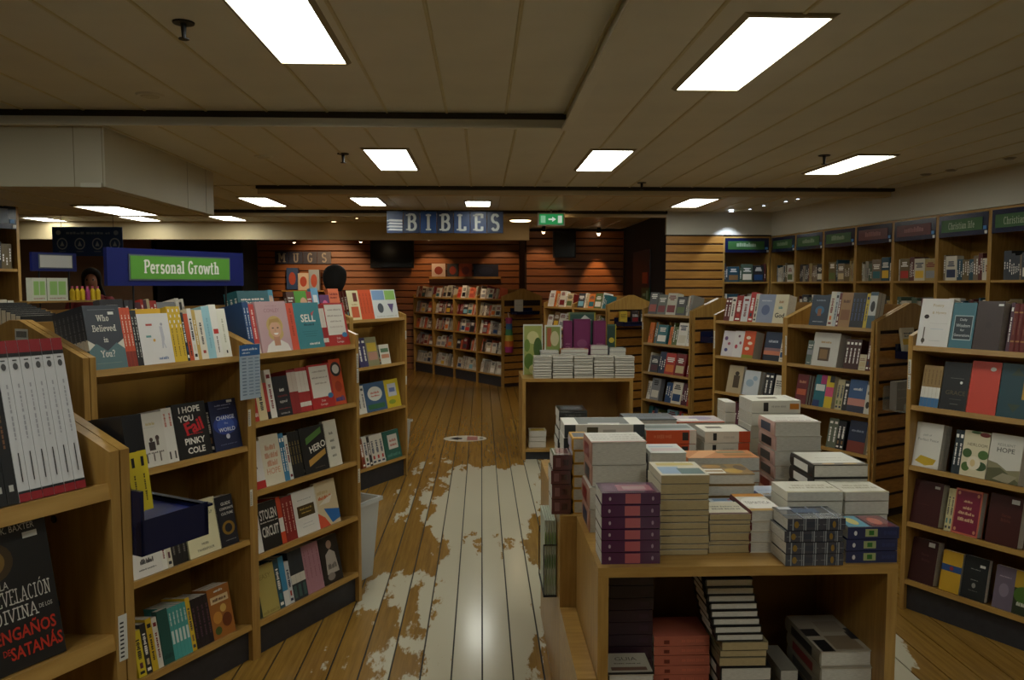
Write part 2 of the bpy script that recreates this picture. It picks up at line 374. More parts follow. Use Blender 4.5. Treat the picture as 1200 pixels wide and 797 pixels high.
def track_spot(p, target, label, energy, r=0.035, cone=60, col=(1, .60, .30), material='spot_warm', top=ZL + 0.02):
    p = Vector(p); d = (Vector(target) - p).normalized()
    e = empty('track_spot', T(*p)); tag(e, label, 'spotlight', 'warm spotlights at the back')
    MB().cyl((0, 0, 0.02), (0, 0, top - p.z), 0.008, n=8).build('stem', 'darkmetal', e)
    MB().cyl(-d * 0.10, -d * 0.002, r * 0.7, r * 1.15, 14).build('housing', 'darkmetal', e)
    MB().cyl(-d * 0.004, d * 0.006, r, n=14).cyl((0, 0, -r * 1.3), (0, 0, -r * .4), r * .45, r * .8, 12).build('bulb', material, e)
    if energy:
        ld = bpy.data.lights.new('spot_beam', 'SPOT'); ld.energy = energy; ld.color = col; ld.spot_size = math.radians(cone); ld.spot_blend = 0.5; ld.shadow_soft_size = 0.025
        lo = bpy.data.objects.new('spot_beam', ld); C.objects.link(lo); lo.parent = e; lo.location = d * 0.07; lo.rotation_euler = d.to_track_quat('-Z', 'Y').to_euler()
    return e
# ---- a small slab-serif alphabet (strokes on a unit-height grid) for the shop's signs and covers
def arc(cx, cy, rx, ry, a0, a1, n=12): return [(cx + rx * math.cos(math.radians(a0 + (a1 - a0) * i / n)), cy + ry * math.sin(math.radians(a0 + (a1 - a0) * i / n))) for i in range(n + 1)]
X = 0.66   # x-height
SLAB = {  # width, strokes (polylines), serifs (x, y)
 'P': (.56, [[(.14, 0), (.14, 1)], [(.14, 1), (.32, 1)] + arc(.32, .75, .2, .25, 90, -90) + [(.14, .5)]], [(.14, 0), (.14, 1)]),
 'B': (.60, [[(.14, 0), (.14, 1)], [(.14, 1), (.32, 1)] + arc(.32, .77, .19, .23, 90, -90) + [(.14, .54)], [(.32, .54)] + arc(.33, .27, .22, .27, 90, -90) + [(.14, 0)]], [(.1, 0), (.1, 1)]),
 'I': (.32, [[(.16, 0), (.16, 1)]], [(.16, 0), (.16, 1)]), 'L': (.54, [[(.14, 1), (.14, 0), (.48, 0), (.48, .2)]], [(.14, 1), (.1, 0)]),
 'E': (.58, [[(.52, .8), (.52, 1), (.14, 1), (.14, 0), (.52, 0), (.52, .2)], [(.14, .52), (.4, .52)]], [(.1, 0), (.1, 1)]),
 'S': (.56, [arc(.28, .75, .19, .25, 30, 270) + arc(.28, .25, .2, .25, 90, -150)], []),
 'M': (.84, [[(.14, 0), (.14, 1), (.42, .35), (.70, 1), (.70, 0)]], [(.14, 0), (.7, 0), (.1, 1), (.74, 1)]), 'U': (.64, [[(.14, 1), (.14, .3)] + arc(.32, .28, .18, .28, 180, 360) + [(.5, 1)]], [(.14, 1), (.5, 1)]),
 'G': (.64, [arc(.32, .5, .22, .5, 40, 320) + [(.52, .42), (.36, .42)]], []), 'C': (.6, [arc(.32, .5, .22, .5, 45, 315)], []), 'D': (.62, [[(.14, 0), (.14, 1), (.26, 1)] + arc(.26, .5, .26, .5, 90, -90) + [(.14, 0)]], [(.1, 0), (.1, 1)]),
 'W': (.92, [[(.06, 1), (.24, 0), (.46, .95), (.68, 0), (.86, 1)]], [(.06, 1), (.46, 1), (.86, 1)]), 'Y': (.62, [[(.06, 1), (.31, .48), (.56, 1)], [(.31, .48), (.31, 0)]], [(.06, 1), (.56, 1), (.31, 0)]),
 'A': (.64, [[(.06, 0), (.32, 1), (.58, 0)], [(.16, .34), (.48, .34)]], [(.06, 0), (.58, 0)]), 'V': (.62, [[(.06, 1), (.31, 0), (.56, 1)]], [(.06, 1), (.56, 1)]), 'N': (.68, [[(.14, 0), (.14, 1), (.54, 0), (.54, 1)]], [(.14, 0), (.1, 1), (.54, 1)]),
 'O': (.66, [arc(.33, .5, .23, .5, 0, 360, 20)], []), 'R': (.62, [[(.14, 0), (.14, 1), (.32, 1)] + arc(.32, .75, .19, .25, 90, -90) + [(.14, .5)], [(.32, .5), (.54, 0)]], [(.1, 0), (.1, 1), (.56, 0)]),
 'e': (.50, [[(.08, .34), (.42, .34)] + arc(.25, .33, .17, .33, 0, 310)], []), 'r': (.42, [[(.14, 0), (.14, X)], [(.14, .42)] + arc(.28, .48, .13, .16, 150, 60)], [(.14, 0), (.1, X)]),
 's': (.44, [arc(.22, .49, .13, .17, 30, 270) + arc(.22, .16, .14, .16, 90, -150)], []), 'o': (.52, [arc(.26, .33, .18, .33, 0, 360, 16)], []), 'a': (.5, [arc(.25, .48, .14, .18, 150, 0) + [(.39, 0)], arc(.25, .19, .15, .19, 20, 340)], [(.43, 0)]),
 'n': (.58, [[(.14, 0), (.14, X)], [(.14, .4)] + arc(.29, .44, .15, .2, 170, 0) + [(.44, 0)]], [(.14, 0), (.44, 0), (.1, X)]), 'h': (.58, [[(.14, 0), (.14, 1)], [(.14, .4)] + arc(.29, .44, .15, .2, 170, 0) + [(.44, 0)]], [(.14, 0), (.44, 0), (.1, 1)]),
 'l': (.28, [[(.14, 0), (.14, 1)]], [(.14, 0), (.1, 1)]), 'i': (.28, [[(.14, 0), (.14, X)], [(.14, .86), (.14, .97)]], [(.14, 0), (.1, X)]), 't': (.38, [[(.15, .9), (.15, .12)] + arc(.24, .12, .09, .12, 180, 300), [(.04, X), (.32, X)]], []),
 'w': (.76, [[(.06, X), (.2, 0), (.38, .6), (.56, 0), (.7, X)]], [(.06, X), (.7, X)]), 'v': (.5, [[(.05, X), (.25, 0), (.45, X)]], [(.05, X), (.45, X)]), 'd': (.56, [[(.42, 0), (.42, 1)], arc(.26, .33, .17, .33, 10, 350)], [(.46, 0), (.38, 1)]),
 'u': (.56, [[(.12, X), (.12, .2)] + arc(.27, .2, .15, .2, 180, 350), [(.42, X), (.42, 0)]], [(.08, X), (.38, X), (.46, 0)]), 'f': (.36, [[(.14, 0), (.14, .75)] + arc(.26, .8, .12, .18, 180, 60), [(.04, X), (.3, X)]], [(.14, 0)]),
 '?': (.46, [arc(.22, .76, .16, .22, 160, -60) + [(.22, .42), (.22, .3)], [(.22, .1), (.22, 0)]], []), ' ': (.28, [], []),
}
def slab_geo(s, wt=.13, sl=.15):
    polys = []; x = 0.0
    for ch in s:
        acc = None
        if ch in 'ÓÁ': acc = ch; ch = {'Ó': 'O', 'Á': 'A'}[ch]
        w, st, se = SLAB[ch]
        if acc: polys.append([(x + .28, 1.1), (x + .40, 1.28), (x + .5, 1.28), (x + .36, 1.1)])
        for pl in st:
            for (a, b) in zip(pl, pl[1:]):
                d = Vector((b[0] - a[0], b[1] - a[1])); L = d.length
                if L < 1e-5: continue
                d /= L; hw = wt / 2 * (1.0 if abs(d.y) > .5 else .72); nx, ny = -d.y * hw, d.x * hw; ex = .35 * hw
                polys.append([(x + a[0] - d.x * ex + nx, a[1] - d.y * ex + ny), (x + a[0] - d.x * ex - nx, a[1] - d.y * ex - ny), (x + b[0] + d.x * ex - nx, b[1] + d.y * ex - ny), (x + b[0] + d.x * ex + nx, b[1] + d.y * ex + ny)])
        for (sx, sy) in se:
            y0 = sy - (.0 if sy < .1 else .085); polys.append([(x + sx - sl, y0 - .02), (x + sx + sl, y0 - .02), (x + sx + sl, y0 + .075), (x + sx - sl, y0 + .075)])
        x += w + .06
    return polys, x - .06
def slab_xz(mb, s, cx, cz, h, y, col, maxw=None, wt=.13, sl=.15):
    polys, W = slab_geo(s, wt, sl); sx = 1.0
    if maxw and W * h > maxw: sx = maxw / (W * h)
    for i, p in enumerate(polys):
        mb.poly_xz([(cx + (a - W / 2) * h * sx, cz + (b - .5) * h) for a, b in p], y - 0.00002 * (i % 5), col)
    return mb

# ------------------------------------------------------------------ books
BOOK_N = [0]
PAL = ['#e8e4da', '#d9d2c0', '#1c1d22', '#22304f', '#7d1f22', '#b8352b', '#d9772f', '#e0b53a', '#2f6f78', '#7fb3c4', '#5b6b3a', '#8a6a45',
       '#c9b58c', '#5a2b3a', '#3a3a40', '#8d8f94', '#f0ede6', '#e9e2d2', '#264a7a', '#a7493d']
def contrast(c):
    r, g, b = lin(c); return '#f2efe8' if 0.3 * r + 0.6 * g + 0.1 * b < 0.22 else random.choice(['#23242a', '#7d1f22', '#22304f', '#4a4a4c'])
def auto_front(c, rnd):
    k = contrast(c); a = rnd.choice(PAL); p = []
    st = rnd.randrange(4)
    if st == 0: p += [('r', .12, .60, .88, .66, k), ('r', .12, .70, .80, .76, k), ('r', .2, .1, .8, .13, k), ('r', .1, .24, .9, .52, a)]
    elif st == 1: p += [('r', 0, .42, 1, .62, a), ('r', .15, .78, .85, .84, k), ('r', .15, .69, .7, .74, k), ('r', .25, .08, .75, .11, k)]
    elif st == 2: p += [('e', .5, .4, .28, .16, a), ('r', .12, .8, .88, .87, k), ('r', .12, .70, .75, .76, k), ('r', .2, .07, .8, .10, k)]
    else: p += [('r', .1, .55, .9, .61, k), ('r', .1, .64, .7, .70, k), ('r', .1, .73, .85, .79, k), ('r', .1, .48, .6, .50, k), ('r', .1, .1, .5, .13, k), ('r', 0, 0, 1, .05, a)]
    return p
def words_bar(x0, z0, x1, z1, c, along, seed):
    """a line of unreadably small lettering: short uneven strokes"""
    r = random.Random(seed); out = []; a, b = (x0, x1) if along == 'x' else (z0, z1); th = (z1 - z0) if along == 'x' else (x1 - x0)
    p = a; n = 0; step = max((b - a) / 16, 0.012)
    while p < b - step * .5:
        q = min(p + step * r.uniform(.6, 1.3), b); k = r.uniform(.55, 1.0)
        out.append((p, z0, q, z0 + th * k, c) if along == 'x' else (x0 + th * (1 - k) * .5, p, x1 - th * (1 - k) * .5, q, c))
        n += 1; p = q + step * (.28 if n % 5 else .9)
    return out
def draw_print(mb, ops, w, h, y, m=None, spine=False):
    ops2 = []; lay = []
    for li, o in enumerate(ops):
        if o[0] == 'r' and not spine and o[1] > 0.02 and o[3] - o[1] >= .3 and .012 <= o[4] - o[2] <= .13: ops2 += [('r', *q) for q in words_bar(*o[1:6], 'x', int(o[2] * 999))]
        elif o[0] == 'r' and spine and o[1] > 0.02 and o[4] - o[2] >= .24 and o[3] - o[1] <= .6: ops2 += [('r', *q) for q in words_bar(*o[1:6], 'z', int(o[2] * 999))]
        else: ops2.append(o)
        lay += [li] * (len(ops2) - len(lay))
    for i, o in zip(lay, ops2):
        yy = y - 0.00012 * i
        if o[0] == 's':
            slab_xz(mb, o[1], o[2] * w, o[3] * h, o[4] * h, yy, o[5], maxw=(o[6] if len(o) > 6 else .9) * w, wt=o[7] if len(o) > 7 else .12); continue
        if o[0] == 'r':
            _, x0, z0, x1, z1, c = o
            mb.poly_xz([(x0 * w, z0 * h), (x1 * w, z0 * h), (x1 * w, z1 * h), (x0 * w, z1 * h)], yy, c, m)
        elif o[0] == 'e':
            _, x, z, rx, rz, c = o
            mb.poly_xz([(x * w + rx * w * math.cos(t * math.pi / 10), z * h + rz * h * math.sin(t * math.pi / 10)) for t in range(20)], yy, c, m)
        elif o[0] == 'p': mb.poly_xz([(a * w, b * h) for a, b in o[1]], yy, o[2], m)
        elif o[0] == 't':
            _, s, x, z, hh, c = o[:6]
            mb.text_xz(s, x * w, z * h, hh * h, yy, c, m, maxw=(o[6] if len(o) > 6 else 0.9) * w, bold=o[7] if len(o) > 7 else 0.0, rot=o[8] if len(o) > 8 else 0.0)
def spine_ops(c, rnd, style=None):
    k = contrast(c)
    if style is not None: return style
    return [('r', .25, .38, .75, .82, k), ('r', .2, .06, .8, .12, k), ('r', .3, .18, .7, .30, rnd.choice(PAL))] if rnd.random() < .6 else [('r', .3, .2, .7, .72, k), ('r', .2, .82, .8, .9, k)]

_geo = {}
def book(mw, w, h, t, col, label, front=None, spine=None, hard=False, spine_col=None, name='book', page_mat='pages', cover_mat='print', parts=True, group=None, back=None):
    """a book: spine on its left side (x=0), front cover facing -y; the cover is the thing, the page block and the printing its parts"""
    BOOK_N[0] += 1
    c = 0.0028 if hard else 0.0009; ins = 0.0022 if hard else 0.0006
    k = ('c', round(w, 4), round(h, 4), round(t, 4), col, spine_col, hard, cover_mat, back)
    if k not in _geo:
        mb = MB(); sc = spine_col or col
        mb.box(0, w, 0, c, 0, h, col).box(0, w, t - c, t, 0, h, back or col)
        if hard:
            mb.prism([(0, 0), (-0.003, t * .25), (-0.004, t * .5), (-0.003, t * .75), (0, t), (c, t - c), (c, c)], 0, h, 'z', sc)
        else: mb.box(0, c, c, t - c, 0, h, sc)
        me = mb.mesh(name); me.materials.append(M[cover_mat]); _geo[k] = me
    o = link(name, _geo[k], None); o.matrix_world = mw
    tag(o, label, 'book', group)
    if not parts: return o
    k = ('p', round(w, 4), round(h, 4), round(t, 4), hard, page_mat)
    if k not in _geo:
        me = MB().box(c * .9, w - ins, c, t - c, ins, h - ins).mesh('page_block'); me.materials.append(M[page_mat]); _geo[k] = me
    link('page_block', _geo[k], None, o)
    if front or spine:
        k = ('d', round(w, 4), round(h, 4), round(t, 4), repr(front), repr(spine), hard, cover_mat)
        if k not in _geo:
            mb = MB()
            if front: draw_print(mb, front, w, h, -0.0004)
            if spine: draw_print(mb, spine, t, h, (-0.0044 if hard else -0.0004), Matrix(((0, 1, 0, 0), (-1, 0, 0, t), (0, 0, 1, 0), (0, 0, 0, 1))), True)
            me = mb.mesh('cover_print'); me.materials.append(M[cover_mat]); _geo[k] = me
        link('cover_print', _geo[k], None, o)
    return o

# far books, too small in the photograph to pick apart one by one, share one mesh
FAR = MB()
def far_book(mw, w, h, t, col, spine_out, rnd):
    FAR.box(0, w, 0, t, 0, h, col, mw)
    FAR.box(0.003, w - 0.001, 0.002, t - 0.002, h, h + 0.0006, '#d5cfbf', mw)
    k = contrast(col)
    if spine_out:
        z = rnd.uniform(.15, .4)
        for q in range(rnd.randrange(3, 7)):
            z1 = z + rnd.uniform(.04, .1)
            if z1 > .92: break
            FAR.add([(-0.0008, .3 * t, z * h), (-0.0008, .7 * t, z * h), (-0.0008, .7 * t, z1 * h), (-0.0008, .3 * t, z1 * h)], [(0, 1, 2, 3)], k, mw); z = z1 + .03
    else:
        z = rnd.uniform(.55, .72)
        for q in range(3): a = rnd.uniform(.1, .3); FAR.poly_xz([(a * w, (z + .08 * q) * h), ((1 - a) * w, (z + .08 * q) * h), ((1 - a) * w, (z + .05 + .08 * q) * h), (a * w, (z + .05 + .08 * q) * h)], -0.0008, k, mw)
        FAR.poly_xz([(.1 * w, .12 * h), (.9 * w, .12 * h), (.9 * w, .45 * h), (.1 * w, .45 * h)], -0.0008, rnd.choice(PAL), mw)

# ------------------------------------------------------------------ bookcases
TILT = 12.0
H5 = (0.155, 0.445, 0.725, 1.02, 1.31)
H4 = (0.16, 0.53, 0.93, 1.31)
def proj_u(mw, px):                        # where along a shelf's front edge (local x) the photograph's column px falls
    p = mw.translation - CAM; d = mw.to_3x3() @ Vector((1, 0, 0)); k = (px - CX) / FPX
    a, b, c, e = p.dot(RT), d.dot(RT), p.dot(FW), d.dot(FW)
    return (k * c - a) / (b - k * e)

class Case: pass
def side_profile(D, hs, rise): return [(0, 0), (0, hs), (D / 2 - 0.03, hs + rise), (D / 2 + 0.03, hs + rise), (D, hs), (D, 0)]
def bookcase(corner, rot, w, heights, label, D=0.76, hs=1.355, rise=0.12, group='slanted wooden bookcases', stickers=(), left_end=False, right_slats=False, z0=0.0, rail=0.022):
    mw = T(corner[0], corner[1], z0) @ RZ(rot)
    e = empty('bookcase', mw); tag(e, label, 'bookcase', group)
    prof = side_profile(D, hs, rise)
    for x in (0, w - rail):
        MB().prism(prof, x, x + rail, 'x').build('side_panel', 'oak', e)
    MB().box(rail, w - rail, D / 2 - 0.009, D / 2 + 0.009, 0.05, hs + rise - 0.01).build('divider', 'oak_dark', e)
    for side in (0, 1):
        fl = Matrix.Identity(4) if side == 0 else T(w, D, 0) @ RZ(180)
        for i, z in enumerate(heights):
            o = MB().box(rail, w - rail, 0.0, 0.33, -0.024, 0.0).build('shelf', 'oak_h', e)
            o.matrix_basis = fl @ T(0, 0.006, z) @ RX(-TILT)
        o = MB().box(rail, w - rail, 0.025, 0.04, 0.0, heights[0] - 0.02).build('kick_board', 'kick', e); o.matrix_basis = fl
    for (lx, lz, n) in stickers:           # barcode stickers on the front edge of a side panel
        x = 0.004 if lx == 0 else w - rail + 0.004
        for k in range(n):
            mb = MB().box(x, x + 0.014, -0.0008, 0.0, lz - 0.05 - k * 0.075, lz + 0.02 - k * 0.075, '#d8d8d2')
            for q in range(9): mb.box(x + 0.002, x + 0.008, -0.0012, -0.0008, lz - 0.045 - k * 0.075 + q * 0.0065, lz - 0.0425 - k * 0.075 + q * 0.0065, '#222222')
            mb.build('barcode_sticker', 'print', e)
    if left_end:
        MB().prism(prof, -rail - 0.003, -0.003, 'x').build('end_panel', 'oak', e)
    if right_slats:
        MB().prism([(0.02, 0.0), (0.02, hs), (D / 2, hs + rise), (D - 0.02, hs), (D - 0.02, 0)], w, w + 0.008, 'x').build('end_backing', 'slot', e)
        MB().prism(prof[1:5] + [(D, hs - 0.06), (0, hs - 0.06)], w + 0.008, w + 0.022, 'x').build('end_cap', 'oak', e)
        z = 0.06
        while z + 0.1 < hs - 0.05:
            MB().box(w + 0.008, w + 0.022, 0.0, D, z, z + 0.09).build('slat', 'slat_oak', e); z += 0.112
        for y in (0.0, D - 0.03): MB().box(w + 0.008, w + 0.026, y, y + 0.03, 0, hs - 0.06).build('end_post', 'oak', e)
    c = Case(); c.mw = mw; c.e = e; c.w = w; c.h = heights; c.rail = rail; c.D = D; c.hs = hs
    return c
def shelf_mw(case, i): return case.mw @ T(0, 0.010, case.h[i]) @ RX(-TILT)

ORD = ['first', 'second', 'third', 'fourth', 'fifth', 'sixth', 'seventh', 'eighth', 'ninth', 'tenth', 'eleventh', 'twelfth', 'thirteenth', 'fourteenth', 'fifteenth']
def fill(case, i, place, items, far=False, hmax=None, maker=None):
    """items: ('F', px0, px1, height, thick, copies, colour, what, front print, opts) face out; ('S', px0, px1, copies, height, colour, what, spine print) spine out"""
    sm = shelf_mw(case, i); rnd = random.Random(zlib.crc32(('%s%d' % (place, i)).encode()))
    for it in items:
        if it[0] == 'F':
            _, p0, p1, h, t, n, col, what = it[:8]
            front = it[8] if len(it) > 8 else None
            op = it[9] if len(it) > 9 else {}
            u0, u1 = proj_u(sm, p0), proj_u(sm, p1)
            u0 = max(u0, case.rail + 0.002); u1 = min(u1, case.w - case.rail - 0.002)
            w = round(u1 - u0, 4)
            if front is None: front = auto_front(col, rnd)
            sp = op.get('spine') or spine_ops(op.get('sc') or col, rnd)
            for k in range(n):
                y = 0.012 + k * (t + 0.0006) + op.get('dy', 0)
                lab = what + ', ' + place if k == 0 else '%s, %s copy behind, %s' % (op.get('short', what), ORD[k - 1], place)
                book(sm @ T(u0, y, 0.0005), w, h, t, col, lab, front if k == 0 else None, sp, op.get('hard', False), op.get('sc'), back=op.get('back'))
        else:
            _, p0, p1, n, h, col, what = it[:7]
            sp = it[7] if len(it) > 7 else None
            op = it[8] if len(it) > 8 else {}
            u0, u1 = proj_u(sm, p0), proj_u(sm, p1)
            u0 = max(u0, case.rail + 0.002); u1 = min(u1, case.w - case.rail - 0.002)
            t = round((u1 - u0) / n, 4); d = op.get('d', 0.14)
            sops = spine_ops(col, rnd, sp)
            for k in range(n):
                lab = what + ', ' + place if n == 1 else '%s, %s of %d, %s' % (what, ORD[k], n, place)
                book(sm @ T(u0 + (k + 1) * t - 0.0002, 0.012 + op.get('dy', 0), 0.0005) @ RZ(90), d, h, t - 0.0006, col, lab, None, sops, op.get('hard', False))
def fill_far(case, i, seed, dens=0.9, hmin=0.17, hmax=0.225, tilt=None, pal=None, faces=0.3):
    rnd = random.Random(seed); sm = shelf_mw(case, i) if tilt is None else case.mw @ T(0, 0.02, case.h[i])
    u = case.rail + 0.01 + rnd.uniform(0, 0.04); end = case.w - case.rail - 0.012
    while u < end - 0.02:
        col = rnd.choice(pal or PAL)
        if rnd.random() > dens: u += rnd.uniform(0.02, 0.06); continue
        h = rnd.uniform(hmin, hmax)
        if rnd.random() < faces and u + 0.15 < end:
            w = rnd.uniform(.12, .15)
            far_book(sm @ T(u, 0.015, 0.0), w, h, rnd.uniform(.03, .09), col, False, rnd); u += w + 0.006
        else:
            t = rnd.uniform(.014, .032)
            for k in range(rnd.choice((1, 1, 2, 3))):
                if u + t > end: break
                far_book(sm @ T(u + t, 0.015, 0.0) @ RZ(90), 0.14, h, t - 0.001, col, True, rnd); u += t

AX, AY, AW = -1.32, 2.69, 0.71
S30, C30 = 0.5, math.sqrt(3) / 2
caseA = bookcase((AX, AY), 60, AW, H4, 'wooden bookcase under the green Personal Growth sign', stickers=((1, 1.06, 1), (1, 0.72, 1)), left_end=True)
caseB = bookcase((AX + AW * S30, AY + AW * C30), 60, AW, H5, 'wooden bookcase right of the Personal Growth one, by the clear bin', stickers=((1, 1.24, 2), (1, 0.66, 1)))
mb = MB().box(-0.0265, -0.025, 0.30, 0.375, 1.36, 1.40, '#d8d8d2').box(-0.0265, -0.025, 0.30, 0.375, 1.405, 1.445, '#d8d8d2')
for q in range(12): mb.box(-0.0268, -0.0265, 0.306 + q * 0.0052, 0.309 + q * 0.0052, 1.415, 1.437, '#2a2a2a')
for q in range(8): mb.box(-0.0268, -0.0265, 0.312 + q * 0.007, 0.316 + q * 0.007, 1.374, 1.386, '#3a3a3a')
mb.build('barcode_sticker', 'print', caseA.e)

G, K, W, N = '#50686a', '#17181c', '#e9e6de', '#1f2a4c'
fill(caseA, 3, 'Growth case top shelf', [
 ('F', 106, 153, .226, .024, 7, '#3a3f4a', 'charcoal and teal book with white title and arrow shape',
  [('p', [(0, .12), (0, .46), (.5, .27), (1, .46), (1, .12)], '#d9d4c8'), ('r', 0, 0, 1, .30, '#5c7a80'), ('p', [(0, .30), (.25, .42), (.5, .34), (.75, .42), (1, .30)], '#5c7a80'),
   ('p', [(.0, .50), (.5, .28), (1, .50), (1, .55), (0, .55)], '#3a3f4a'), ('s', 'Who', .5, .80, .095, W), ('s', 'Believed', .5, .64, .095, W, .84), ('s', 'in', .5, .46, .08, W), ('s', 'You?', .5, .24, .10, W),
   ('r', .12, .93, .88, .935, '#8a8f96'), ('r', .15, .09, .85, .095, '#8a9a90'), ('r', .66, .85, .82, .895, '#e8e8e4')],
  {'short': 'charcoal and teal book', 'spine': [('r', 0, .30, 1, .47, '#d9d4c8'), ('r', 0, 0, 1, .30, '#5c7a80'), ('r', .3, .45, .7, .9, '#6d7078')]}),
 ('S', 153, 165, 3, .215, '#d3512f', 'coral paperback spine', [('r', 0, 0, 1, .26, '#8e2d1c'), ('r', .35, .35, .65, .9, '#f0d8c0')]),
 ('S', 165, 172, 2, .205, '#1b1b1f', 'black paperback spine', [('r', .35, .15, .65, .9, '#c9c9c4')]),
 ('F', 172, 208, .19, .018, 1, '#e4e2e2', 'white book with dotted walking figure',
  [('r', .24, .76, .44, .80, '#c0564e'), ('r', .2, .53, .36, .57, '#69a0a0'), ('e', .74, .78, .04, .03, '#a8a8b4'), ('p', [(.66, .74), (.76, .74), (.78, .5), (.70, .3), (.66, .3), (.68, .5)], '#c4c4ce'),
   ('p', [(.70, .5), (.8, .3), (.76, .3)], '#c4c4ce'), ('e', .44, .47, .04, .03, '#d8a850'), ('r', .5, .08, .82, .14, '#6d86b0')]),
 ('F', 172, 205, .212, .025, 4, '#d3a41f', 'yellow book standing behind the white figure book', [('r', .1, .8, .9, .9, '#b98f20')], {'dy': .02, 'short': 'yellow book'}),
 ('S', 208, 223, 3, .215, '#d9b52c', 'yellow spine with white dots', [('r', .2, .70, .5, .75, W), ('r', .55, .8, .8, .85, W), ('r', .2, .9, .5, .95, W), ('r', .4, .1, .6, .6, '#5d4a10'), ('r', .55, .62, .8, .67, W)]),
 ('S', 223, 226, 1, .19, '#23262b', 'thin black and orange spine'),
 ('S', 226, 231, 1, .185, '#c7502a', 'orange spine beside the black one', [('r', .3, .1, .7, .4, K)]),
 ('S', 231, 236, 1, .205, '#e5e1da', 'white spine with small black mark'),
 ('S', 236, 240, 1, .20, '#c9a95c', 'gold edged narrow spine', [('r', .3, .3, .7, .8, '#efe6cf')]),
 ('S', 240, 248, 1, .198, '#e6dfcf', 'cream spine with stacked dark letters', [('r', .35, .3, .65, .75, '#4a4440'), ('r', .3, .12, .7, .18, '#b0463a')]),
 ('S', 248, 257, 1, .212, '#9cc9d6', 'pale blue spine', [('r', .4, .2, .6, .8, '#7fb0c0')]),
 ('S', 257, 265, 1, .218, '#ece9e2', 'white spine with red square', [('r', .15, .45, .85, .54, '#c2362c'), ('r', .4, .1, .6, .4, '#4a4440')]),
 ('S', 265, 275, 1, .20, '#e9e7da', 'ivory spine at the end', [('r', .4, .3, .6, .8, '#b8b8a0'), ('r', .42, .08, .58, .14, K)]),
])
fill(caseA, 2, 'Growth case second shelf', [
 ('F', 124, 166, .205, .03, 2, '#262b36', 'dark slate book with white capitals behind the others', [('t', 'ENDLESS', .55, .84, .07, W, .8, .01), ('r', .5, .9, .72, .95, W), ('r', .1, .5, .9, .7, '#3a4150')], {'dy': .05, 'short': 'dark slate book'}),
 ('F', 168, 201, .20, .03, 2, '#d8d4cb', 'pale book with office chair picture',
  [('r', 0.395, 0.770, 0.705, 0.830, '#c8b47a'), ('r', .3, .73, .7, .735, '#aaa'), ('r', .4, .30, .62, .46, '#3a3030'), ('e', .5, .50, .06, .04, '#4a3a34'), ('e', .72, .52, .07, .05, '#4a3a34'), ('r', .67, .38, .76, .5, '#5a4a44'),
   ('r', .2, .24, .9, .27, '#6a625c'), ('r', .25, .08, .3, .24, '#5a524c'), ('r', .5, .1, .54, .24, '#5a524c'), ('r', .72, .08, .76, .24, '#5a524c'), ('e', .16, .42, .06, .04, '#5a4a44'), ('r', .1, .3, .2, .38, '#8a827c')]),
 ('S', 201, 213, 2, .208, '#dedad2', 'white spine with red lettering', [('r', .3, .66, .7, .9, '#c2584a'), ('r', .35, .06, .65, .2, '#4a4440')]),
 ('F', 214, 252, .215, .032, 1, '#161515', 'black book with white and red block lettering',
  [('t', 'I HOPE', .5, .88, .115, '#e9e6dd', .88, .025), ('t', 'YOU', .36, .72, .115, '#e9e6dd', .55, .025), ('t', 'Fail', .56, .56, .24, '#c0202a', .8, .03, .22), ('r', .3, .415, .8, .435, '#c0202a'), ('t', 'PINKY', .53, .30, .115, '#e9e6dd', .78, .025), ('t', 'COLE', .53, .13, .115, '#e9e6dd', .7, .025)],
  {'spine': [('r', .25, .2, .75, .5, '#e9e6dd'), ('r', .25, .6, .75, .75, '#c0202a')]}),
 ('F', 256, 287, .205, .034, 1, '#1d2548', 'navy book with white capitals on a blue glow',
  [('e', .5, .5, .45, .2, '#2c3f8a'), ('e', .5, .5, .32, .13, '#3a56a8'), ('t', 'CHANGE', .52, .64, .08, '#dfe4f0', .86, .01), ('t', 'the', .52, .53, .05, '#aeb8d8', .4), ('t', 'WORLD', .52, .40, .08, '#dfe4f0', .84, .01), ('e', .52, .26, .07, .05, '#c8cce0'), ('r', .2, .88, .8, .91, '#8a90a8'), ('r', .28, .82, .72, .84, '#8a90a8'), ('r', .66, .93, .86, .98, '#dcdcd6'), ('r', .2, .1, .8, .12, '#6a7090')],
  {'sc': '#15182c'}),
])
